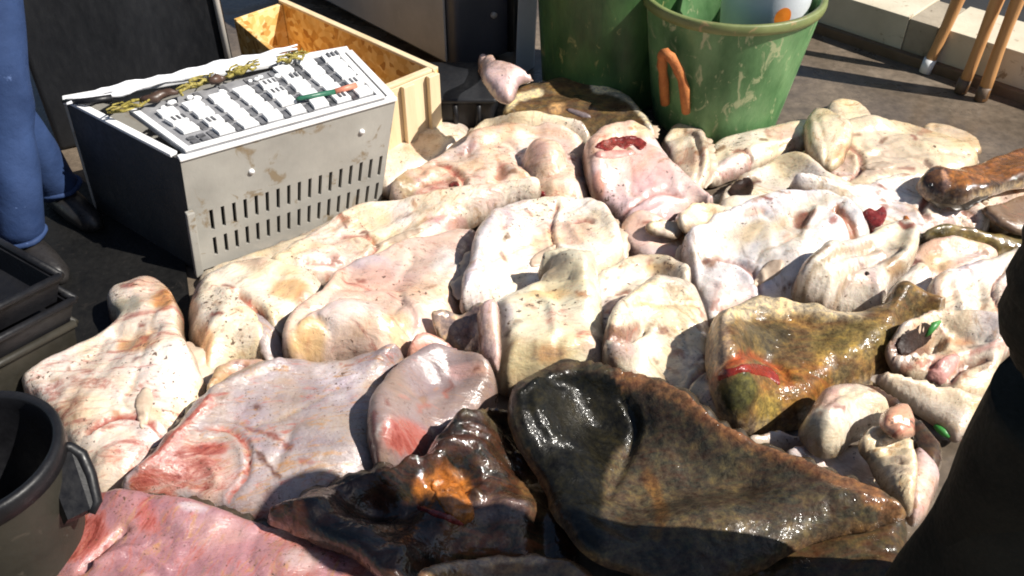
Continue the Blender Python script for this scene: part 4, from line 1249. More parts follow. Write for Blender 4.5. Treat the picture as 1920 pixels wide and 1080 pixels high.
f9 = fish([(1722, 450), (1750, 432), (1800, 432), (1860, 446), (1925, 440), (1930, 485), (1870, 482), (1835, 470), (1770, 470)],
          'olive brown fish tail lying dark side up at the right edge', 0.045, 0.05, (0.10, 0.085, 0.035), 0.1, dark=True, single=True)
f = fish([(1690, 510), (1705, 485), (1745, 455), (1795, 448), (1850, 465), (1870, 490), (1850, 520), (1790, 540), (1720, 540)],
         'pale pinkish fish between the striped fish and the olive tail', 0.05, 0.06, PINK, 0.15, single=True)
f = fish([(1840, 395), (1865, 385), (1935, 372), (1935, 440), (1880, 430)], 'dark streaked fish scrap at the right edge under the log', 0.02, 0.03, (0.20, 0.13, 0.08), 0.2, single=True, edge=0.01)

# ---- the heap behind the middle
f22 = fish([(940, 225), (962, 188), (1005, 172), (1060, 166), (1115, 170), (1165, 188), (1205, 222), (1228, 262), (1180, 278), (1110, 265), (1040, 255), (970, 250)],
           'mottled brown black fish with a thin white rim on top of the far heap', 0.06, 0.07, (0.09, 0.065, 0.035), 0.12, dark=True, lift=0.05,
           feats=[('fold', [(990, 215), (1080, 200), (1150, 230)], 10, 0.012)], paint=[('band', [(1115, 172), (1170, 192), (1210, 228), (1226, 258)], 9, (0.66, 0.58, 0.46), 1, 0), ('band', [(945, 212), (970, 188), (1010, 176)], 8, (0.55, 0.46, 0.30), 1, 0), ('spot', 1045, 205, 15, 8, (0.5, 0.3, 0.14), 0.8, 0)])
fringe(f22, (1115, 170), (1226, 258), 0.016)
blob(f22, [(1062, 205), (1085, 213), (1108, 219)], 0.008, FING, 'gill_edge', 0.002)
f23 = fish([(875, 262), (895, 240), (940, 222), (1000, 216), (1060, 224), (1100, 244), (1100, 275), (1040, 275), (960, 280), (890, 290)],
           'cream fish rim under the mottled dark fish', 0.035, 0.04, CREAM, 0.1, edge=0.013)
fringe(f23, (880, 258), (1060, 226), 0.012)
A_ = anat((760, 375), (1095, 300), 60, 0.7)
f24 = fish([(732, 380), (755, 340), (805, 318), (850, 290), (900, 265), (960, 252), (1020, 247), (1075, 255), (1105, 290), (1108, 350), (1100, 400), (1040, 410), (980, 400), (880, 405), (790, 400)],
           'pink flushed fish with a round ball-like bulge, below the mottled dark fish', 0.085, 0.085, (0.72, 0.56, 0.46), 0.32,
           feats=A_[0] + [('bump', 1022, 322, 40, 29, 0.07), ('fold', [(800, 330), (860, 318), (930, 322), (985, 345)], 9, 0.012), ('fold', [(880, 300), (950, 290), (975, 320)], 7, -0.014), ('fold', [(760, 372), (800, 345), (850, 335)], 8, -0.012), ('bump', 935, 340, 16, 16, -0.02), ('fold', [(930, 395), (990, 370), (1060, 365)], 8, 0.012)],
           paint=A_[1] + [('spot', 760, 350, 24, 26, (0.30, 0.24, 0.13), 0.8, 0), ('spot', 835, 350, 30, 16, PINK, 0.8, 0.7), ('spot', 1000, 325, 26, 22, ROSE, 0.6, 0.2), ('spot', 940, 338, 14, 14, (0.35, 0.14, 0.08), 0.8, 0.3), ('band', [(880, 272), (960, 258), (1060, 262)], 12, (0.55, 0.36, 0.24), 0.6, 0.2)])
cavity(f24, [(990, 370), (1008, 358), (1022, 364), (1014, 378), (996, 382)], FLESH, 'cut')
blob(f24, [(842, 350), (852, 344), (862, 350)], 0.007, FLESH, 'nostril', 0.001)
A_ = anat((1230, 435), (1150, 262), 80, 0.3)
f25 = fish([(1092, 300), (1110, 270), (1150, 252), (1205, 256), (1240, 295), (1275, 340), (1320, 378), (1338, 392), (1310, 405), (1270, 425), (1220, 450), (1175, 440), (1135, 410), (1108, 370)],
           'smooth pale rose fish with a red open cut at its top', 0.095, 0.09, (0.74, 0.56, 0.52), 0.06, und=0.009,
           feats=A_[0] + [('fold', [(1105, 300), (1150, 290), (1190, 280)], 9, -0.012)], paint=A_[1] + [('spot', 1210, 340, 40, 50, (0.76, 0.46, 0.42), 0.6, 0.05), ('spot', 1140, 285, 34, 16, ROSE, 0.6, 0.6), ('spot', 1120, 360, 12, 26, (0.75, 0.30, 0.16), 0.6, 0.4)])
fringe(f25, (1205, 256), (1320, 378), 0.01, FIND)
cavity(f25, [(1116, 276), (1138, 262), (1162, 258), (1190, 256), (1212, 270), (1200, 282), (1186, 272), (1170, 280), (1156, 274), (1140, 288), (1130, 280)], FLESH, 'cut')
blob(f25, [(1112, 290), (1150, 290), (1190, 286)], 0.012, PINKM, 'flap', 0.004)
f = fish([(1160, 470), (1165, 430), (1200, 405), (1240, 425), (1275, 445), (1295, 480), (1290, 515), (1240, 510), (1195, 500)], 'small pinkish white fish below the smooth rose fish', 0.06, 0.045, PINK, 0.2, single=True, paint=[('spot', 1255, 490, 22, 18, ROSE, 0.6, 0.4)])
f = fish([(1210, 425), (1230, 412), (1270, 418), (1285, 438), (1262, 450), (1225, 445)], 'little cream fish scrap between the rose fish and the big white fish', 0.018, 0.025, CREAM, 0.1, single=True, edge=0.008)
f = fish([(1268, 405), (1300, 385), (1345, 388), (1385, 400), (1350, 425), (1300, 440), (1275, 430)], 'narrow cream fish tail above the big white fish', 0.035, 0.03, CREAM, 0.15, single=True)
A_ = anat((560, 505), (1000, 360), 42, 0.6)
f26 = fish([(500, 515), (540, 482), (600, 440), (660, 405), (730, 385), (820, 370), (900, 356), (980, 345), (1015, 352), (1000, 385), (930, 410), (870, 440), (810, 480), (730, 505), (640, 530), (570, 545), (520, 540)],
           'long cream fish reaching from the slotted crate to the ball-bellied fish', 0.065, 0.07, (0.77, 0.68, 0.55), 0.22, feats=A_[0] + [('fold', [(560, 500), (650, 460), (760, 420), (900, 380)], 10, 0.008), ('bump', 640, 500, 24, 12, -0.02)],
           paint=A_[1] + [('spot', 690, 410, 60, 18, (0.62, 0.38, 0.22), 0.6, 0.3), ('spot', 850, 425, 46, 14, (0.45, 0.24, 0.24), 0.8, 0.4), ('spot', 630, 495, 16, 9, (0.3, 0.14, 0.1), 0.8, 0.3)])
pect(f26, (560, 505), (1000, 360), 42)
fringe(f26, (540, 482), (730, 385), 0.012)

# ---- right middle
A_ = anat((1322, 585), (1590, 400), 95, 0.25)
f12 = fish([(1275, 520), (1280, 462), (1325, 425), (1390, 393), (1450, 377), (1510, 371), (1565, 385), (1605, 415), (1630, 455), (1615, 495), (1570, 540), (1520, 590), (1450, 600), (1380, 605), (1328, 622), (1295, 580)],
           'largest bright white fish in the sunny middle right, with two dark creases', 0.105, 0.12, (0.82, 0.79, 0.78), 0.05, und=0.009,
           feats=A_[0] + [('bump', 1492, 438, 24, 16, -0.015), ('fold', [(1300, 480), (1305, 520), (1300, 560)], 10, 0.010), ('fold', [(1525, 420), (1510, 445), (1500, 465)], 8, 0.012), ('fold', [(1560, 420), (1582, 440), (1600, 475)], 8, -0.02), ('fold', [(1575, 405), (1600, 430), (1618, 465)], 8, 0.012)],
           paint=A_[1] + [('spot', 1410, 410, 20, 9, (0.72, 0.44, 0.32), 0.7, 0.3), ('spot', 1470, 470, 9, 14, (0.7, 0.4, 0.3), 0.6, 0.3), ('band', [(1560, 420), (1582, 440), (1598, 470)], 9, (0.32, 0.15, 0.08), 0.95, 0.3), ('poly', [(1476, 428), (1500, 424), (1522, 422), (1510, 442), (1502, 460), (1490, 446)], 6, (0.24, 0.10, 0.06), 0.95, 0.3), ('band', [(1284, 470), (1284, 540)], 14, (0.60, 0.52, 0.58), 0.7, 0.1)])  # mauve band down the left edge is painted shade
fringe(f12, (1280, 462), (1328, 610), 0.014, FINP)
fringe(f12, (1390, 393), (1565, 385), 0.012, FINP)
pect(f12, (1322, 585), (1590, 400), 95)
f = fish([(1640, 585), (1660, 545), (1700, 512), (1725, 498), (1748, 520), (1752, 580), (1720, 610)], 'plain white fish flap between the striped fish and the jaw fish', 0.04, 0.04, WHITE, 0.05, single=True)
A_ = anat((1910, 560), (1750, 560), 60, 0.4)
f11 = fish([(1735, 570), (1745, 530), (1790, 512), (1845, 496), (1935, 480), (1935, 640), (1890, 690), (1830, 690), (1770, 650)],
           'white fish at the right edge above the open-mouthed head', 0.07, 0.07, WHITE, 0.12, feats=A_[0] + [('fold', [(1790, 540), (1800, 590), (1790, 640)], 10, 0.012), ('fold', [(1830, 520), (1835, 580), (1820, 630)], 9, -0.010)], paint=A_[1] + [('spot', 1765, 550, 24, 30, PINK, 0.6, 0.3)])
f13 = fish([(1485, 560), (1494, 525), (1530, 492), (1590, 470), (1640, 446), (1690, 437), (1720, 455), (1716, 485), (1695, 515), (1665, 545), (1655, 585), (1640, 615), (1580, 612), (1520, 595)],
           'folded white fish with grey brown stripes, beside the largest white fish', 0.085, 0.05, (0.76, 0.70, 0.60), 0.08, drape=0.05,
           feats=[('fold', [(1515, 575), (1530, 530), (1590, 490), (1640, 465)], 6, -0.016), ('fold', [(1540, 585), (1555, 545), (1600, 505), (1650, 480)], 6, 0.012), ('fold', [(1562, 592), (1580, 548), (1622, 512), (1690, 470)], 5, -0.014)],
           paint=[('band', [(1505, 565), (1520, 525), (1580, 486), (1630, 462)], 8, (0.36, 0.28, 0.18), 0.8, 0), ('band', [(1560, 590), (1578, 548), (1620, 510)], 5, (0.40, 0.30, 0.20), 0.8, 0), ('band', [(1488, 545), (1500, 516), (1545, 484)], 5, (0.22, 0.13, 0.07), 0.9, 0), ('spot', 1680, 510, 24, 20, (0.30, 0.18, 0.09), 0.8, 0)])
blob(f13, [(1622, 514), (1630, 513)], 0.006, HOLE, 'eye', 0.001)

# ---- left middle
f28 = fish([(352, 640), (358, 592), (380, 556), (425, 525), (485, 508), (545, 510), (595, 535), (622, 570), (610, 620), (560, 650), (530, 690), (500, 705), (450, 705), (400, 735), (368, 700)],
           'curled cream fish with rust stains, doubled over beside the slotted crate corner', 0.09, 0.075, CREAM, 0.2,
           feats=[('fold', [(452, 575), (490, 600), (510, 640), (515, 690)], 11, -0.035), ('bump', 420, 640, 45, 45, 0.015), ('fold', [(400, 560), (440, 580), (470, 585)], 9, 0.010)],
           paint=[('spot', 545, 560, 40, 22, (0.66, 0.38, 0.14), 0.75, 0.3), ('spot', 575, 580, 18, 20, (0.4, 0.18, 0.06), 0.7, 0.3), ('spot', 385, 660, 22, 34, (0.62, 0.32, 0.12), 0.7, 0.3), ('band', [(455, 576), (490, 600), (508, 640)], 7, (0.3, 0.12, 0.07), 0.9, 0.4)])
f28b = fish([(505, 700), (480, 650), (462, 600), (470, 585), (500, 600), (530, 640), (545, 690), (530, 715)], 'thin grey fin-like strip tucked in the fold of the curled cream fish', 0.012, 0.03, GREY, 0.2, single=True, edge=0.008)
f29 = fish([(532, 660), (545, 612), (600, 562), (650, 518), (720, 487), (800, 462), (860, 450), (905, 470), (905, 540), (880, 600), (850, 640), (800, 690), (740, 720), (640, 710), (560, 705)],
           'broad pinkish tan fish in the middle left with a rounded head towards the viewer', 0.11, 0.10, (0.70, 0.53, 0.44), 0.28,
           feats=[('step', [(545, 640), (600, 610), (660, 592), (740, 580), (775, 610), (770, 660)], 40, 0.0), ('bump', 655, 640, 95, 52, 0.035), ('fold', [(590, 600), (660, 582), (740, 578), (776, 610), (768, 650)], 7, -0.016), ('fold', [(596, 625), (612, 645), (628, 660)], 6, -0.014), ('fold', [(745, 655), (760, 672)], 6, -0.012)],
           paint=[('spot', 690, 540, 90, 34, (0.74, 0.46, 0.34), 0.7, 0.3), ('spot', 660, 630, 60, 30, (0.80, 0.70, 0.66), 0.8, 0.03), ('spot', 580, 660, 34, 34, (0.58, 0.38, 0.16), 0.8, 0.1), ('spot', 750, 640, 26, 40, (0.70, 0.48, 0.22), 0.6, 0.1), ('spot', 840, 520, 30, 40, WHITE, 0.7, 0.05)])
fringe(f29, (545, 612), (720, 487), 0.014, FIND)
A_ = anat((1120, 420), (890, 575), 80, 0.4)
f30 = fish([(862, 580), (872, 520), (885, 470), (910, 432), (955, 405), (1005, 390), (1080, 387), (1130, 402), (1163, 445), (1168, 490), (1140, 530), (1060, 560), (980, 590), (900, 600)],
           'plump cream fish with a faint tan patch in the very middle of the pile', 0.115, 0.11, (0.80, 0.75, 0.67), 0.05, und=0.009,
           feats=A_[0] + [('fold', [(930, 420), (905, 470), (885, 540), (865, 590)], 13, 0.012), ('fold', [(950, 425), (930, 470), (905, 530)], 9, -0.012), ('bump', 1000, 545, 45, 10, -0.015)],
           paint=A_[1] + [('spot', 1022, 460, 32, 22, (0.76, 0.50, 0.26), 0.6, 0.15), ('spot', 950, 455, 8, 7, (0.2, 0.12, 0.06), 0.9, 0), ('band', [(925, 420), (898, 470), (878, 545)], 12, (0.52, 0.50, 0.56), 0.6, 0)])  # bluish band along the left edge is shade put into the colour
fringe(f30, (885, 470), (872, 560), 0.016, FINP)
fringe(f30, (1130, 402), (1168, 490), 0.012, FINP)
pect(f30, (1120, 420), (890, 575), 80)
A_ = anat((1130, 590), (1290, 515), 30, 0.4)
f32 = fish([(1108, 600), (1115, 530), (1150, 502), (1210, 492), (1270, 500), (1295, 520), (1295, 555), (1240, 575), (1190, 590), (1150, 630), (1125, 640)],
           'cream fish with a lifted rim between the plump cream fish and the wrinkled fish', 0.055, 0.055, CREAM, 0.18, feats=A_[0] + [('fold', [(1135, 560), (1190, 535), (1270, 525)], 7, -0.008), ('fold', [(1130, 600), (1180, 560), (1250, 545)], 7, 0.012)], paint=A_[1] + [('spot', 1240, 515, 30, 9, (0.72, 0.46, 0.18), 0.6, 0.2)])
fringe(f32, (1150, 615), (1270, 555), 0.014)
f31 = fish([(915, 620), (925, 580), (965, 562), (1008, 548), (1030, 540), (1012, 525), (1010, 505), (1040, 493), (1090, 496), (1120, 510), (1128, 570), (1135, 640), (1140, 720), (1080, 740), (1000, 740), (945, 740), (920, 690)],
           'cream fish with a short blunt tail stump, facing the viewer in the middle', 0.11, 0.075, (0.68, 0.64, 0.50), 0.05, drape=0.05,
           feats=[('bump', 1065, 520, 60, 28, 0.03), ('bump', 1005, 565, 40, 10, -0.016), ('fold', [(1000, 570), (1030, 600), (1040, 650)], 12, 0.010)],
           paint=[('spot', 1035, 518, 26, 26, (0.34, 0.30, 0.25), 0.8, 0), ('spot', 1030, 580, 60, 14, (0.70, 0.46, 0.2), 0.6, 0.2), ('spot', 950, 652, 7, 7, (0.05, 0.03, 0.02), 1, 0), ('spot', 1000, 690, 80, 30, (0.40, 0.34, 0.20), 0.6, 0.2), ('spot', 1030, 685, 28, 14, (0.45, 0.22, 0.10), 0.6, 0.3)])  # olive spot low down and grey spot on the stump are painted shade
A_ = anat((1350, 790), (1235, 555), 80, 0.4)
f33 = fish([(1128, 690), (1130, 640), (1142, 600), (1180, 562), (1235, 545), (1295, 558), (1325, 610), (1338, 680), (1352, 745), (1385, 825), (1330, 830), (1250, 800), (1180, 750)],
           'wrinkled yellowish white fish with a dark sideways crease, beside the blunt stump', 0.10, 0.075, (0.79, 0.71, 0.54), 0.1, drape=0.05,
           feats=A_[0] + [('fold', [(1130, 628), (1165, 634), (1205, 632)], 9, -0.035), ('bump', 1168, 672, 32, 28, 0.022), ('fold', [(1190, 590), (1240, 600), (1300, 590)], 7, -0.012), ('fold', [(1230, 640), (1280, 646), (1330, 636)], 7, -0.008), ('fold', [(1180, 575), (1225, 568), (1290, 580)], 7, 0.008)],
           paint=A_[1] + [('spot', 1165, 628, 36, 12, (0.22, 0.10, 0.07), 0.9, 0.3), ('spot', 1170, 668, 28, 24, (0.42, 0.30, 0.27), 0.8, 0.1), ('spot', 1250, 590, 60, 24, YEL, 0.5, 0.1), ('spot', 1290, 590, 9, 8, TAN, 0.8, 0.1)])
fringe(f33, (1325, 610), (1352, 745), 0.012, FINP)
f35 = fish([(806, 586), (822, 580), (848, 590), (872, 586), (897, 572), (912, 578), (918, 600), (912, 640), (900, 664), (870, 672), (838, 660), (818, 632)], 'stiff grey violet tail fin standing out in the middle of the pile', 0.016, 0.03, (0.20, 0.155, 0.15), 0.1, dark=True, single=True, lift=0.05, edge=0.006, tilt=(0, 0.75), und=0.006,
            feats=[('fold', [(825 + 14 * k, 590), (838 + 9 * k, 660)], 3, -0.004) for k in range(6)], paint=[('spot', 895, 615, 8, 14, (0.6, 0.55, 0.55), 0.7, 0)])
f = fish([(770, 690), (765, 655), (800, 630), (850, 650), (870, 680), (830, 700)], 'small rose fish scrap below the grey violet tail fin', 0.045, 0.03, ROSE, 0.4, single=True)
f = fish([(893, 590), (915, 572), (938, 580), (940, 640), (935, 700), (908, 680), (900, 640)], 'upright pinkish strip of fish right of the grey violet tail fin', 0.04, 0.025, PINK, 0.1, single=True, lift=0.01)

# ---- right front
f15 = fish([(1325, 680), (1326, 622), (1370, 594), (1430, 573), (1520, 586), (1600, 602), (1645, 590), (1665, 558), (1690, 545), (1735, 570), (1790, 580), (1730, 612), (1690, 640), (1690, 690), (1640, 725), (1560, 752), (1510, 795), (1440, 818), (1395, 824), (1358, 795), (1336, 740)],
           'big golden olive fish with a red gill and a forked tail, dark side up', 0.10, 0.085, (0.115, 0.082, 0.040), 0.12, dark=True, dull=True, und=0.008,
           feats=[('fold', [(1350, 690), (1400, 682), (1450, 690), (1475, 720)], 9, -0.014), ('bump', 1420, 650, 40, 26, 0.016), ('fold', [(1345, 620), (1420, 600), (1520, 605), (1600, 625)], 9, 0.012)],
           paint=[('band', [(1335, 722), (1360, 698), (1410, 688), (1455, 702), (1475, 735)], 11, (0.20, 0.03, 0.015), 0.8, 0.6), ('band', [(1330, 628), (1375, 602), (1440, 582), (1530, 592), (1600, 608)], 22, (0.50, 0.42, 0.30), 0.9, 0.05), ('spot', 1430, 650, 55, 30, (0.055, 0.045, 0.025), 0.85, 0), ('spot', 1345, 660, 22, 46, (0.50, 0.36, 0.26), 0.7, 0.1), ('spot', 1500, 735, 70, 40, (0.22, 0.11, 0.02), 0.6, 0.35), ('spot', 1440, 780, 22, 26, (0.24, 0.18, 0.05), 0.7, 0), ('spot', 1375, 745, 40, 36, (0.035, 0.04, 0.018), 0.9, 0), ('spot', 1600, 660, 80, 36, (0.26, 0.20, 0.06), 0.4, 0)])
patch(f15, [(1340, 716), (1352, 696), (1378, 690), (1400, 682), (1436, 686), (1456, 700), (1462, 722), (1440, 708), (1418, 704), (1396, 698), (1372, 704), (1356, 712)], GILL, 'gill', 0.003, 0.001, 3.0)
fringe(f15, (1545, 752), (1395, 824), 0.012, FIND)
f21 = fish([(1400, 850), (1395, 822), (1440, 812), (1500, 818), (1525, 838), (1500, 862), (1440, 866)], 'small grey white fish tucked under the golden olive fish', 0.035, 0.03, (0.60, 0.55, 0.52), 0.1, single=True)
f16 = fish([(1660, 668), (1672, 634), (1712, 606), (1760, 588), (1820, 598), (1880, 620), (1898, 652), (1872, 692), (1856, 750), (1800, 770), (1740, 745), (1690, 722)],
           'open-mouthed white fish head with pink flesh inside at the right side', 0.075, 0.06, (0.76, 0.68, 0.58), 0.2,
           feats=[('bump', 1716, 642, 60, 30, -0.05), ('fold', [(1745, 720), (1765, 685), (1800, 668)], 14, 0.016), ('fold', [(1780, 720), (1806, 690), (1850, 676)], 8, -0.022), ('fold', [(1690, 690), (1730, 690), (1750, 700)], 8, -0.014), ('fold', [(1810, 665), (1850, 655), (1890, 650)], 7, 0.012), ('fold', [(1765, 600), (1800, 630), (1850, 640)], 8, -0.010)],
           paint=[('spot', 1712, 645, 46, 24, (0.16, 0.075, 0.05), 0.95, 0.3), ('spot', 1770, 692, 34, 28, (0.66, 0.36, 0.30), 0.9, 0.25), ('spot', 1800, 640, 32, 12, (0.62, 0.28, 0.12), 0.7, 0.5), ('band', [(1782, 722), (1806, 692), (1846, 678)], 9, (0.16, 0.07, 0.05), 0.9, 0.3), ('band', [(1690, 690), (1730, 690), (1752, 702)], 8, (0.34, 0.14, 0.10), 0.8, 0.5), ('band', [(1815, 668), (1850, 658), (1892, 650)], 6, (0.66, 0.34, 0.30), 0.8, 0.3)])
patch(f16, [(1680, 650), (1692, 628), (1722, 612), (1748, 616), (1742, 640), (1716, 656), (1694, 664)], HOLE, 'mouth', 0.0, 0.003, 3.5)
patch(f16, [(1738, 712), (1746, 690), (1764, 674), (1792, 664), (1800, 678), (1782, 704), (1762, 722)], PINKM, 'tongue', 0.005)
f16b = fish([(1632, 712), (1660, 702), (1705, 712), (1765, 732), (1830, 742), (1868, 735), (1862, 770), (1828, 800), (1795, 832), (1745, 794), (1690, 752)],
           'pale lower jaw slab jutting left beneath the open-mouthed head', 0.04, 0.04, (0.76, 0.68, 0.58), 0.12, paint=[('spot', 1840, 770, 30, 26, (0.55, 0.42, 0.2), 0.7, 0)], under=(0.10, 0.06, 0.04))
fb = fish([(1560, 745), (1600, 722), (1650, 735), (1700, 765), (1740, 800), (1770, 850), (1740, 900), (1690, 830), (1620, 790)],
          'dark shaded fish back deep between the ridged shoulder and the pale lower jaw', 0.03, 0.04, (0.04, 0.03, 0.02), 0.1, dark=True, single=True)
f19 = fish([(1472, 870), (1485, 848), (1560, 840), (1630, 845), (1690, 900), (1720, 960), (1690, 985), (1630, 970), (1550, 920)],
           'flat white fish lying beneath the two ridged pieces', 0.045, 0.06, (0.76, 0.68, 0.62), 0.1, paint=[('spot', 1600, 880, 60, 26, (0.66, 0.55, 0.54), 0.6, 0.1)])
f20 = fish([(1690, 880), (1710, 850), (1740, 870), (1760, 910), (1735, 968), (1705, 985), (1690, 940)], 'narrow pinkish grey fish strip at the right of the ridged pieces', 0.04, 0.03, (0.62, 0.46, 0.44), 0.2, single=True)
f17 = fish([(1498, 815), (1520, 768), (1555, 742), (1605, 740), (1650, 762), (1668, 795), (1640, 818), (1600, 832), (1560, 855), (1520, 848)],
           'domed ridged white fish shoulder beside the golden olive fish', 0.075, 0.06, (0.74, 0.66, 0.50), 0.08,
           feats=[('fold', [(1530, 845), (1560, 800), (1620, 760)], 6, 0.008), ('fold', [(1550, 850), (1590, 815), (1650, 785)], 6, -0.009), ('fold', [(1515, 825), (1540, 780), (1590, 748)], 6, -0.008)],
           paint=[('spot', 1520, 820, 24, 30, (0.30, 0.24, 0.15), 0.8, 0), ('spot', 1600, 800, 50, 20, WHITE, 0.6, 0)])
f18 = fish([(1612, 838), (1640, 806), (1690, 806), (1715, 845), (1722, 905), (1710, 965), (1680, 962), (1650, 915), (1628, 870)],
           'tapering cream tail with rows of cross ridges, below the domed ridged shoulder', 0.045, 0.04, (0.74, 0.62, 0.42), 0.08,
           feats=[('fold', [(1622 + 6 * k, 838 + 17 * k), (1665 + 4 * k, 826 + 18 * k), (1712 + k, 834 + 17 * k)], 4.5, 0.009) for k in range(7)] + [('fold', [(1622 + 6 * k, 847 + 17 * k), (1665 + 4 * k, 835 + 18 * k), (1712 + k, 843 + 17 * k)], 4, -0.007) for k in range(7)],
           paint=[('spot', 1692, 872, 6, 7, (0.06, 0.04, 0.02), 1, 0), ('spot', 1640, 862, 16, 26, (0.55, 0.46, 0.28), 0.6, 0)])
f = fish([(1648, 800), (1655, 775), (1690, 765), (1712, 790), (1712, 815), (1680, 825)], 'orange pink shellfish lump between the two ridged pieces', 0.03, 0.03, (0.66, 0.36, 0.24), 0.45, single=True, feats=[('fold', [(1660, 800), (1685, 790), (1708, 800)], 5, -0.012)], name='shellfish', cat='shellfish')

# ---- left front
f = fish([(90, 700), (130, 660), (180, 632), (215, 625), (225, 670), (160, 720), (110, 740)], 'dark streaked fin beside the wide white fish at the far left', 0.018, 0.03, (0.22, 0.18, 0.15), 0.2, single=True, edge=0.008, und=0.02, feats=[('fold', [(120, 690), (160, 660), (200, 640)], 4, 0.006)])
A_ = anat((235, 915), (300, 560), 105, 0.8)
f36 = fish([(45, 745), (80, 712), (135, 682), (190, 655), (222, 628), (205, 600), (205, 578), (248, 556), (302, 546), (336, 575), (352, 640), (376, 700), (396, 760), (380, 830), (330, 900), (270, 950), (190, 960), (140, 880), (90, 800)],
           'wide white fish at the far left of the pile with a rust-stained tail end', 0.115, 0.11, (0.77, 0.68, 0.60), 0.42, und=0.012,
           feats=A_[0] + [('bump', 270, 590, 60, 34, 0.012), ('fold', [(215, 630), (260, 640), (300, 632)], 9, -0.012), ('fold', [(240, 930), (290, 850), (350, 780)], 12, -0.008)],
           paint=A_[1] + [('spot', 235, 585, 34, 22, (0.40, 0.38, 0.30), 0.8, 0), ('spot', 310, 570, 26, 22, (0.60, 0.26, 0.06), 0.8, 0.4), ('spot', 262, 655, 44, 26, (0.60, 0.32, 0.11), 0.8, 0.5), ('band', [(355, 790), (320, 850), (270, 920)], 14, (0.40, 0.18, 0.10), 0.7, 0.9), ('spot', 340, 720, 40, 60, WHITE, 0.8, 0.02), ('spot', 120, 800, 50, 60, (0.72, 0.55, 0.44), 0.6, 0.5)])
fringe(f36, (352, 640), (380, 830), 0.016, FINP)
pect(f36, (235, 915), (300, 560), 105)
f = fish([(390, 745), (405, 700), (450, 680), (500, 688), (515, 715), (470, 745), (420, 760)], 'small tan fish lump between the curled fish and the large pinkish white fish', 0.05, 0.03, (0.40, 0.28, 0.16), 0.3, single=True, feats=[('bump', 470, 712, 30, 20, -0.015)])
A_ = anat((330, 930), (740, 690), 85, 0.8)
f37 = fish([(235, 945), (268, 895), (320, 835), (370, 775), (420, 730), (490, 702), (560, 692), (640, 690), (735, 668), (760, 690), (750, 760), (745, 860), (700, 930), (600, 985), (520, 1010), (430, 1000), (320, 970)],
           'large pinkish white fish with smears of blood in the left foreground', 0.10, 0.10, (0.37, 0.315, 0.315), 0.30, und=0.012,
           feats=A_[0] + [('fold', [(400, 745), (470, 725), (530, 700)], 11, 0.010), ('fold', [(270, 900), (340, 830), (400, 765)], 12, 0.012)],
           paint=A_[1] + [('spot', 640, 730, 50, 36, (0.62, 0.56, 0.58), 0.7, 0.05), ('spot', 640, 850, 80, 60, (0.36, 0.31, 0.30), 0.7, 0.1), ('spot', 360, 880, 70, 50, (0.40, 0.24, 0.21), 0.7, 0.9), ('spot', 300, 930, 40, 40, (0.34, 0.20, 0.16), 0.7, 0.8), ('band', [(265, 925), (320, 850), (395, 780)], 16, (0.30, 0.13, 0.09), 0.7, 0.9), ('spot', 400, 860, 36, 14, (0.34, 0.10, 0.08), 0.8, 0.9), ('band', [(490, 870), (510, 890), (525, 905)], 6, (0.10, 0.04, 0.03), 1, 0), ('band', [(470, 825), (520, 840), (550, 858)], 5, (0.24, 0.08, 0.06), 0.9, 0), ('spot', 490, 790, 9, 7, (0.12, 0.05, 0.04), 0.9, 0)])  # pale spot near the upper right end is a painted highlight
fringe(f37, (268, 895), (420, 730), 0.016, FIND)
fringe(f37, (745, 860), (520, 1010), 0.012, FINP)
f38 = fish([(695, 850), (690, 790), (715, 730), (750, 688), (800, 664), (865, 660), (915, 682), (935, 735), (925, 790), (890, 830), (840, 870), (780, 905), (715, 905)],
           'mauve grey fish at the centre, blood red at its near end', 0.085, 0.075, (0.25, 0.195, 0.195), 0.15, und=0.010,
           feats=[('fold', [(760, 780), (820, 755), (900, 740)], 10, 0.006)],
           paint=[('spot', 760, 840, 60, 36, (0.32, 0.12, 0.11), 0.8, 0.8), ('band', [(700, 790), (702, 850), (712, 890)], 7, (0.16, 0.05, 0.05), 0.9, 0.3)])
f39 = fish([(60, 1060), (105, 1000), (165, 945), (235, 930), (320, 938), (420, 965), (500, 995), (600, 1030), (690, 1065), (760, 1105), (780, 1180), (600, 1250), (300, 1250), (90, 1180)],
           'glistening rose red fish in the bottom left corner of the pile', 0.11, 0.11, (0.38, 0.19, 0.205), 0.36, und=0.008,
           feats=[('fold', [(165, 1085), (200, 1050), (245, 1015)], 8, -0.022), ('fold', [(190, 1075), (260, 1055), (320, 1085)], 8, 0.012)],
           paint=[('spot', 160, 1030, 60, 50, (0.40, 0.14, 0.13), 0.8, 1.0), ('spot', 285, 985, 22, 40, (0.5, 0.12, 0.12), 0.6, 0.9), ('spot', 420, 1010, 70, 34, (0.44, 0.27, 0.28), 0.7, 0.15), ('band', [(500, 1000), (600, 1036), (680, 1066)], 16, (0.55, 0.26, 0.26), 0.6, 0.6)])
fringe(f39, (235, 930), (600, 1030), 0.014, FIND)
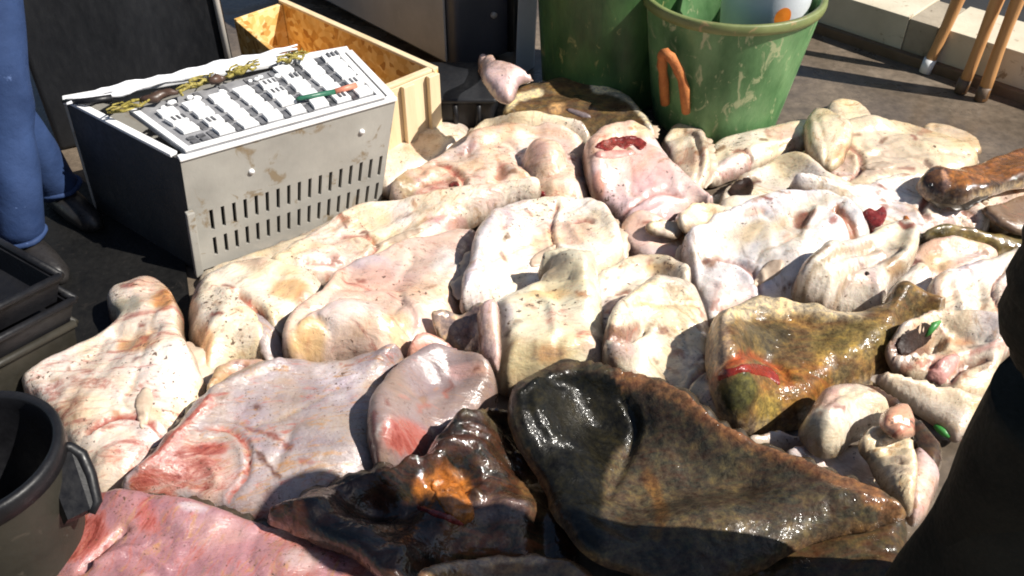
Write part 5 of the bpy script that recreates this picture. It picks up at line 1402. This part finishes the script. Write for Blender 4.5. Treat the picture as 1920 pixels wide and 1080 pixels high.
f40 = fish([(505, 978), (545, 950), (610, 918), (700, 884), (760, 872), (800, 850), (850, 790), (900, 768), (960, 770), (1010, 830), (1040, 900), (1070, 985), (1080, 1080), (1000, 1090), (900, 1085), (820, 1110), (740, 1105), (680, 1060), (600, 1020)],
           'black glossy fish with orange insides showing, at the bottom centre', 0.065, 0.12, (0.011, 0.010, 0.0075), 0.1, dark=True, und=0.022, edge=0.010, wr=2.0, drape=0.07, under=(0.1,0.07,0.05),
           feats=[('fold', [(760, 880), (830, 900), (870, 940), (900, 960)], 12, 0.02), ('bump', 850, 930, 50, 34, -0.03), ('fold', [(860, 800), (930, 820), (980, 870)], 12, 0.018), ('fold', [(830, 850), (900, 860), (980, 900)], 12, -0.016), ('fold', [(840, 1010), (920, 980), (990, 970)], 14, 0.014), ('fold', [(660, 925), (720, 905), (780, 885)], 9, 0.014)],
           paint=[('spot', 840, 940, 50, 34, (0.44, 0.16, 0.03), 0.9, 0.2), ('spot', 930, 1030, 110, 36, (0.10, 0.07, 0.035), 0.85, 0.45), ('spot', 930, 800, 60, 30, (0.06, 0.05, 0.03), 0.7, 0), ('spot', 1010, 930, 40, 50, (0.07, 0.045, 0.022), 0.7, 0.1), ('spot', 930, 975, 60, 24, (0.14, 0.10, 0.095), 0.7, 0.1)])
fringe(f40, (545, 950), (760, 872), 0.012, FIND)
patch(f40, [(812, 900), (850, 905), (880, 935), (890, 970), (868, 982), (838, 962), (815, 930)], ORANGE, 'roe', 0.012)
#, (815, 890), (850, 905), (880, 910)], 0.009, FINP, 'lip', 0.004)
blob(f40, [(780, 950), (830, 968), (870, 985)], 0.010, FLESH, 'gut', 0.002)
#, (900, 925), (950, 908), (985, 920)], 0.012, FING, 'gut', 0.004)
f42 = fish([(1180, 1150), (1240, 1080), (1320, 1040), (1420, 1020), (1520, 1000), (1620, 975), (1690, 985), (1700, 1060), (1720, 1180), (1500, 1250), (1300, 1240)],
           'dark olive fish at the bottom right under the big dark fish', 0.07, 0.08, (0.045, 0.037, 0.021), 0.1, dark=True, dull=True)
f43 = fish([(780, 1100), (830, 1068), (920, 1055), (1010, 1058), (1100, 1085), (1140, 1180), (960, 1250), (800, 1200)],
           'brown fish with a pale rim cut off by the bottom edge', 0.07, 0.07, (0.12, 0.085, 0.05), 0.2, dark=True, paint=[('band', [(820, 1074), (920, 1058), (1020, 1062)], 7, (0.40, 0.30, 0.22), 0.8, 0.2)])
f41 = fish([(952, 790), (962, 738), (1000, 706), (1060, 682), (1120, 690), (1200, 702), (1260, 722), (1320, 762), (1380, 808), (1450, 842), (1540, 876), (1620, 915), (1700, 962), (1650, 990), (1570, 1008), (1500, 1030), (1430, 1065), (1360, 1100), (1290, 1110), (1200, 1085), (1110, 1050), (1050, 985), (1010, 900), (970, 840)],
           'biggest fish, dark grey olive side up with a brown-edged wing and a black head end', 0.065, 0.16, (0.046, 0.042, 0.031), 0.06, dark=True, dull=True, und=0.012, edge=0.010, drape=0.09, under=(0.2,0.12,0.07),
           feats=[('fold', [(975, 745), (1040, 712), (1120, 714), (1165, 735)], 9, 0.010), ('fold', [(1165, 740), (1190, 800), (1180, 850), (1140, 930)], 14, -0.016), ('fold', [(1330, 800), (1450, 860), (1580, 910)], 14, 0.006), ('bump', 1370, 980, 60, 40, 0.010)],
           paint=[('poly', [(968, 750), (1000, 718), (1050, 706), (1120, 708), (1162, 726), (1185, 760), (1210, 800), (1190, 830), (1150, 860), (1130, 930), (1130, 1040), (1060, 1000), (1010, 890), (975, 820)], 14, (0.006, 0.006, 0.0045), 0.97, 0), ('band', [(1170, 715), (1260, 745), (1340, 800), (1440, 850), (1540, 886), (1670, 958)], 22, (0.14, 0.075, 0.042), 0.85, 0.15), ('band', [(1210, 900), (1240, 960), (1230, 1000)], 12, (0.09, 0.05, 0.02), 0.7, 0.1)])
fringe(f41, (1180, 700), (1690, 958), 0.008, FIND)
#, (985, 738), (1015, 722), (1050, 712)], 0.007, FING, 'jaw', 0.002)

# tail flap resting on the black box
f = fish([(893, 120), (905, 108), (945, 124), (1003, 150), (975, 160), (960, 190), (930, 185), (905, 150)], 'pink fish tail flap poking up between the black box and the cabinet', 0.035, 0.03, (0.74, 0.54, 0.50), 0.05, lift=0.17, single=True)

f = fish([(1718, 352), (1735, 326), (1772, 332), (1800, 324), (1850, 308), (1910, 290), (1960, 285), (1965, 345), (1905, 352), (1850, 366), (1795, 384), (1745, 378)],
         'glossy rust brown fish with a dark blunt head lying at the right edge', 0.05, 0.05, (0.20, 0.085, 0.025), 0.2, dark=True,
         paint=[('poly', [(1718, 350), (1735, 324), (1770, 332), (1778, 375), (1745, 382)], 8, (0.035, 0.02, 0.015), 0.95, 0), ('band', [(1765, 335), (1772, 355), (1768, 375)], 6, (0.30, 0.18, 0.15), 0.7, 0), ('band', [(1780, 376), (1850, 358), (1930, 342)], 14, (0.03, 0.02, 0.012), 0.9, 0)])
fringe(f, (1745, 378), (1850, 366), 0.01, FIND)
blob(f, [(1745, 350)], (0.008, 0.008, 0.007), EYE, 'eye', 0.003)
mbq = None

# ---------------------------------------------------------------- things lying with the fish
for (pts, lb) in (([(1735, 630), (1750, 612), (1762, 604)], 'bright green scrap in the mouth of the open-mouthed fish head'), ([(1752, 800), (1768, 812), (1780, 822)], 'bright green scrap under the pale lower jaw slab')):
    P = [on(f16 if pts[0][1] < 700 else f16b, a, b, 0.004) for a, b in pts]
    mb = MB(); mb.tube([P[0], P[0].lerp(P[1], .5), P[1], P[2]], [0.004, 0.009, 0.010, 0.004], 12)
    o = mb.build('green_scrap', M_GREENP, None, True, origin=P[0]); tag(o, lb, 'scrap', 'bright green scraps')
# ================================================================== people
def skinmesh(name, joints, edges, mat_, parent, sub=2, origin=None):
    me = bpy.data.meshes.new(name)
    base = wloc(parent)
    keys = list(joints)
    me.from_pydata([tuple(Vector(joints[k][0]) - base) for k in keys], [(keys.index(a), keys.index(b)) for a, b in edges], [])
    o = bpy.data.objects.new(name, me); COL.objects.link(o); o.parent = parent
    md = o.modifiers.new('skin', 'SKIN')
    for i, k in enumerate(keys):
        r = joints[k][1]
        sv = me.skin_vertices[0].data[i]
        sv.radius = r if hasattr(r, '__len__') else (r, r)
        sv.use_root = (i == 0)
    md.use_smooth_shade = True
    if sub:
        ss = o.modifiers.new('sub', 'SUBSURF'); ss.levels = sub; ss.render_levels = sub
    dg = bpy.context.evaluated_depsgraph_get()
    me2 = bpy.data.meshes.new_from_object(o.evaluated_get(dg))
    o.modifiers.clear(); o.data = me2; me2.name = name
    me2.materials.clear(); me2.materials.append(mat_)
    me2.polygons.foreach_set('use_smooth', [True] * len(me2.polygons))
    return o
def person(foot_l, foot_r, facing, label, trousers, jacket, shoes, lean=(0, 0), hip_z=0.92, height=1.76, coat_len=0.0, bulk=1.0, pockets=False):
    """facing: angle of the way the person looks; feet are points on the ground"""
    F = Vector((math.cos(facing), math.sin(facing), 0)); Rr = Vector((F.y, -F.x, 0)); Z = Vector((0, 0, 1))
    mid = (foot_l + foot_r) / 2
    s = height / 1.76
    pel = mid + Vector((lean[0], lean[1], 0)) * 0.5 + Z * hip_z * s
    che = mid + Vector((lean[0], lean[1], 0)) + Z * 1.30 * s
    nek = che + Z * 0.17 * s + F * 0.01; hed = nek + Z * 0.17 * s + F * 0.02
    e = empty('person', tuple(mid), label, 'person')
    hl, hr = pel - Rr * 0.095 - Z * 0.04, pel + Rr * 0.095 - Z * 0.04
    kl = hl.lerp(foot_l + Z * 0.08, 0.52) + F * 0.03; kr = hr.lerp(foot_r + Z * 0.08, 0.52) + F * 0.03
    al, ar = foot_l + Z * 0.085, foot_r + Z * 0.085
    sl, sr = che - Rr * 0.175 + Z * 0.10, che + Rr * 0.175 + Z * 0.10
    el, er = sl - Rr * 0.06 - Z * 0.29 + F * -0.01, sr + Rr * 0.06 - Z * 0.29 + F * -0.01
    wl, wr_ = el - Z * 0.20 + F * 0.13, er - Z * 0.20 + F * 0.13
    if pockets:
        wl, wr_ = pel - Rr * 0.07 + Z * 0.02 + F * 0.02, pel + Rr * 0.07 + Z * 0.02 + F * 0.02
        el, er = sl - Rr * 0.035 - Z * 0.26, sr + Rr * 0.035 - Z * 0.26
    J = {'pel': (pel, (0.125, 0.10)), 'che': (che, (0.14, 0.105)), 'nek': (nek, 0.055), 'hed': (hed, (0.078, 0.09)), 'top': (hed + Z * 0.08, (0.055, 0.065)),
         'hl': (hl, 0.085), 'kl': (kl, 0.055), 'al': (al, 0.04), 'hr': (hr, 0.085), 'kr': (kr, 0.055), 'ar': (ar, 0.04),
         'sl': (sl, 0.055), 'el': (el, 0.040), 'wl': (wl, 0.028), 'sr': (sr, 0.055), 'er': (er, 0.040), 'wr': (wr_, 0.028)}
    E = [('pel', 'che'), ('che', 'nek'), ('nek', 'hed'), ('hed', 'top'), ('pel', 'hl'), ('hl', 'kl'), ('kl', 'al'), ('pel', 'hr'), ('hr', 'kr'), ('kr', 'ar'), ('che', 'sl'), ('sl', 'el'), ('el', 'wl'), ('che', 'sr'), ('sr', 'er'), ('er', 'wr')]
    for sd_, w, elb, sg in (('l', wl, el, -1), ('r', wr_, er, 1)):
        d = (w - elb).normalized() if not pockets else (F - Z).normalized()
        pm = w + d * 0.055
        J['pm' + sd_] = (pm, (0.032, 0.016)); E.append(('w' + sd_, 'pm' + sd_))
        for q, (lat, ln) in enumerate(((-0.026, 0.066), (-0.009, 0.076), (0.009, 0.072), (0.026, 0.056))):
            lt = d.cross(Z).normalized() if abs(d.z) < 0.95 else Rr
            a = pm + d * 0.02 + lt * lat * sg; b = a + d * ln * 0.6 - Z * 0.006; c = b + d * ln * 0.4 - Z * 0.022
            for nm, p, r_ in (('a', a, 0.009), ('b', b, 0.008), ('c', c, 0.0068)): J[f'{nm}{q}{sd_}'] = (p, r_)
            E += [('pm' + sd_, f'a{q}{sd_}'), (f'a{q}{sd_}', f'b{q}{sd_}'), (f'b{q}{sd_}', f'c{q}{sd_}')]
        a = w + d * 0.03 - Rr * 0.035 * sg; b = a + d * 0.035 - Rr * 0.012 * sg
        J['ta' + sd_] = (a, 0.011); J['tb' + sd_] = (b, 0.008); E += [('w' + sd_, 'ta' + sd_), ('ta' + sd_, 'tb' + sd_)]
    skinmesh('body', J, E, M_SKINP, e, 1)
    k_ = bulk
    k_ = bulk
    mb = MB()
    for (h0, kk, aa) in ((hl, kl, al), (hr, kr, ar)):
        n_ = 30; pts_ = []; rr_ = []
        top_ = h0 + Z * 0.05
        for i in range(n_ + 1):
            t_ = i / n_
            q_ = top_.lerp(kk, t_ * 2) if t_ < 0.5 else kk.lerp(aa + Z * 0.01, t_ * 2 - 1)
            pts_.append(q_); rr_.append(k_ * (0.112 - 0.042 * min(1, t_ * 1.7) + 0.004 * math.sin(11 * t_)))
        mb.tube(pts_, rr_, 32)
    prof_ = [(0.001, -0.10), (0.10, -0.085), (0.155, -0.02), (0.165, 0.06), (0.155, 0.12), (0.001, 0.125)]
    n0 = len(mb.v)
    mb.lathe((0, 0, 0), [(r_ * k_, z_) for r_, z_ in prof_], 40)
    for i in range(n0, len(mb.v)):
        v_ = mb.v[i]; mb.v[i] = pel + Rr * v_.x + F * v_.y * 0.78 + Z * v_.z
    tr = mb.build('trousers', trousers, e, True)
    rumple(tr, 0.006)
    for an_ in (al, ar):
        mb = MB(); c_ = an_ + Z * 0.015
        mb.tube([c_ + (Rr * math.cos(q) + F * math.sin(q)) * (0.070 * k_ + 0.002 * math.sin(5 * q)) for q in [2 * math.pi * i / 24 for i in range(25)]], 0.009, 8, False); mb.build('hem', trousers, tr, True)
    # jacket: a loft of oval sections with hanging folds, and two sleeves
    hemz = pel.z - (0.08 + coat_len)
    secs = []
    for (zf, rx, ry) in ((0.0, 0.20 + coat_len * 0.12, 0.165 + coat_len * 0.1), (0.3, 0.19 + coat_len * 0.07, 0.155 + coat_len * 0.05), (0.55, 0.18, 0.145), (0.72, 0.178, 0.135), (0.86, 0.195, 0.13), (0.94, 0.20, 0.115), (0.985, 0.15, 0.095), (1.0, 0.075, 0.075), (1.035, 0.062, 0.066)):
        zt_ = nek.z - 0.03
        z_ = hemz + (zt_ - hemz) * zf
        u_ = min(1, max(0, (z_ - pel.z) / (che.z - pel.z)))
        c_ = pel.lerp(che, u_); secs.append((Vector((c_.x, c_.y, z_)), rx * s, ry * s))
    vs_c = []; nk = 72; rows_c = []
    for i in range(len(secs) - 1):
        for j in range(6):
            t_ = j / 6; t_ = t_ * t_ * (3 - 2 * t_)
            rows_c.append((secs[i][0].lerp(secs[i + 1][0], j / 6), secs[i][1] * (1 - t_) + secs[i + 1][1] * t_, secs[i][2] * (1 - t_) + secs[i + 1][2] * t_))
    rows_c.append(secs[-1])
    for i, (c_, rx, ry) in enumerate(rows_c):
        low = max(0, 1 - i / (len(rows_c) * 0.75))
        for k in range(nk):
            a_ = 2 * math.pi * k / nk
            w_ = 1 + (0.045 * low + 0.012) * math.sin(5 * a_ + 1.3 * math.sin(0.13 * i)) * (0.6 + 0.4 * math.sin(2 * a_ + 0.2 * i)) + 0.012 * math.sin(9 * a_ + 0.35 * i) + 0.010 * math.sin(0.7 * i + 3 * a_)
            vs_c.append(c_ + Rr * (rx * w_ * math.cos(a_)) + F * (ry * w_ * math.sin(a_)))
    fs_c = [[i * nk + k, i * nk + (k + 1) % nk, (i + 1) * nk + (k + 1) % nk, (i + 1) * nk + k] for i in range(len(rows_c) - 1) for k in range(nk)]
    mesh_obj('jacket', vs_c, fs_c, jacket, e, smooth=True)
    for (a_, b_, c_) in ((sl, el, wl), (sr, er, wr_)):
        mb = MB(); n_ = 24; pts_ = []
        for i in range(n_ + 1):
            t_ = i / n_
            q_ = a_.lerp(b_, t_).lerp(b_.lerp(c_, t_), t_) * 0.55 + (a_.lerp(b_, min(1, 2 * t_)) if t_ < 0.5 else b_.lerp(c_, 2 * t_ - 1)) * 0.45
            pts_.append(q_)
        mb.tube([a_ + (a_ - b_).normalized() * 0.03] + pts_, [0.055] + [0.078 - 0.024 * (i / n_) + 0.004 * math.sin(2.1 * i) for i in range(n_ + 1)], 20)
        mb.build('sleeve', jacket, e, True)
    bm = bmesh.new(); bmesh.ops.create_uvsphere(bm, u_segments=20, v_segments=12, radius=1)
    for v in bm.verts: v.co = hed + Z * 0.045 - F * 0.018 + Rr * v.co.x * 0.088 + F * v.co.y * 0.10 + Z * v.co.z * 0.095
    mb = MB(); mb.bm_add(bm); mb.build('hair', M_HAIR, e, True)
    for ft in (foot_l, foot_r):
        mb = MB()
        mb.tube([ft - F * 0.09 + Z * 0.042, ft - F * 0.07 + Z * 0.05, ft + F * 0.0 + Z * 0.055, ft + F * 0.09 + Z * 0.042, ft + F * 0.16 + Z * 0.032, ft + F * 0.19 + Z * 0.028], [0.022, 0.040, 0.046, 0.045, 0.036, 0.014], 16)
        mb.build('shoe', shoes, e, True)
    return e
def rumple(o, amp):
    me = o.data
    n = len(me.vertices); co = np.zeros(n * 3); me.vertices.foreach_get('co', co); co = co.reshape(-1, 3)
    no = np.zeros(n * 3); me.vertices.foreach_get('normal', no); no = no.reshape(-1, 3)
    a = vnoise(co[:, 0] + co[:, 1] * 0.7, co[:, 2] * 0.25 + 0.3 * co[:, 0], 22, 3) + 0.8 * vnoise(co[:, 1] - co[:, 0], co[:, 2] * 0.6 + co[:, 0], 11, 7)
    co = co + no * (amp * a)[:, None]
    me.vertices.foreach_set('co', co.ravel()); me.update()

# the person in blue jeans at the left edge
person(at(62, 490), at(128, 398), R(-40), 'person in blue jeans standing behind the slotted crate at the left edge', M_JEANS, M_NAVY, M_SHOE, lean=(-0.05, 0.10), bulk=0.88)
# the onlookers close by on the right; their shade falls over the near fish
person(Vector((0.735, 0.83, 0)), Vector((0.955, 0.83, 0)), R(90), 'person in a long dark olive coat standing close at the right edge', M_OLIVECLOTH, M_OLIVECLOTH, M_SHOE, coat_len=0.45, pockets=True, height=1.5)
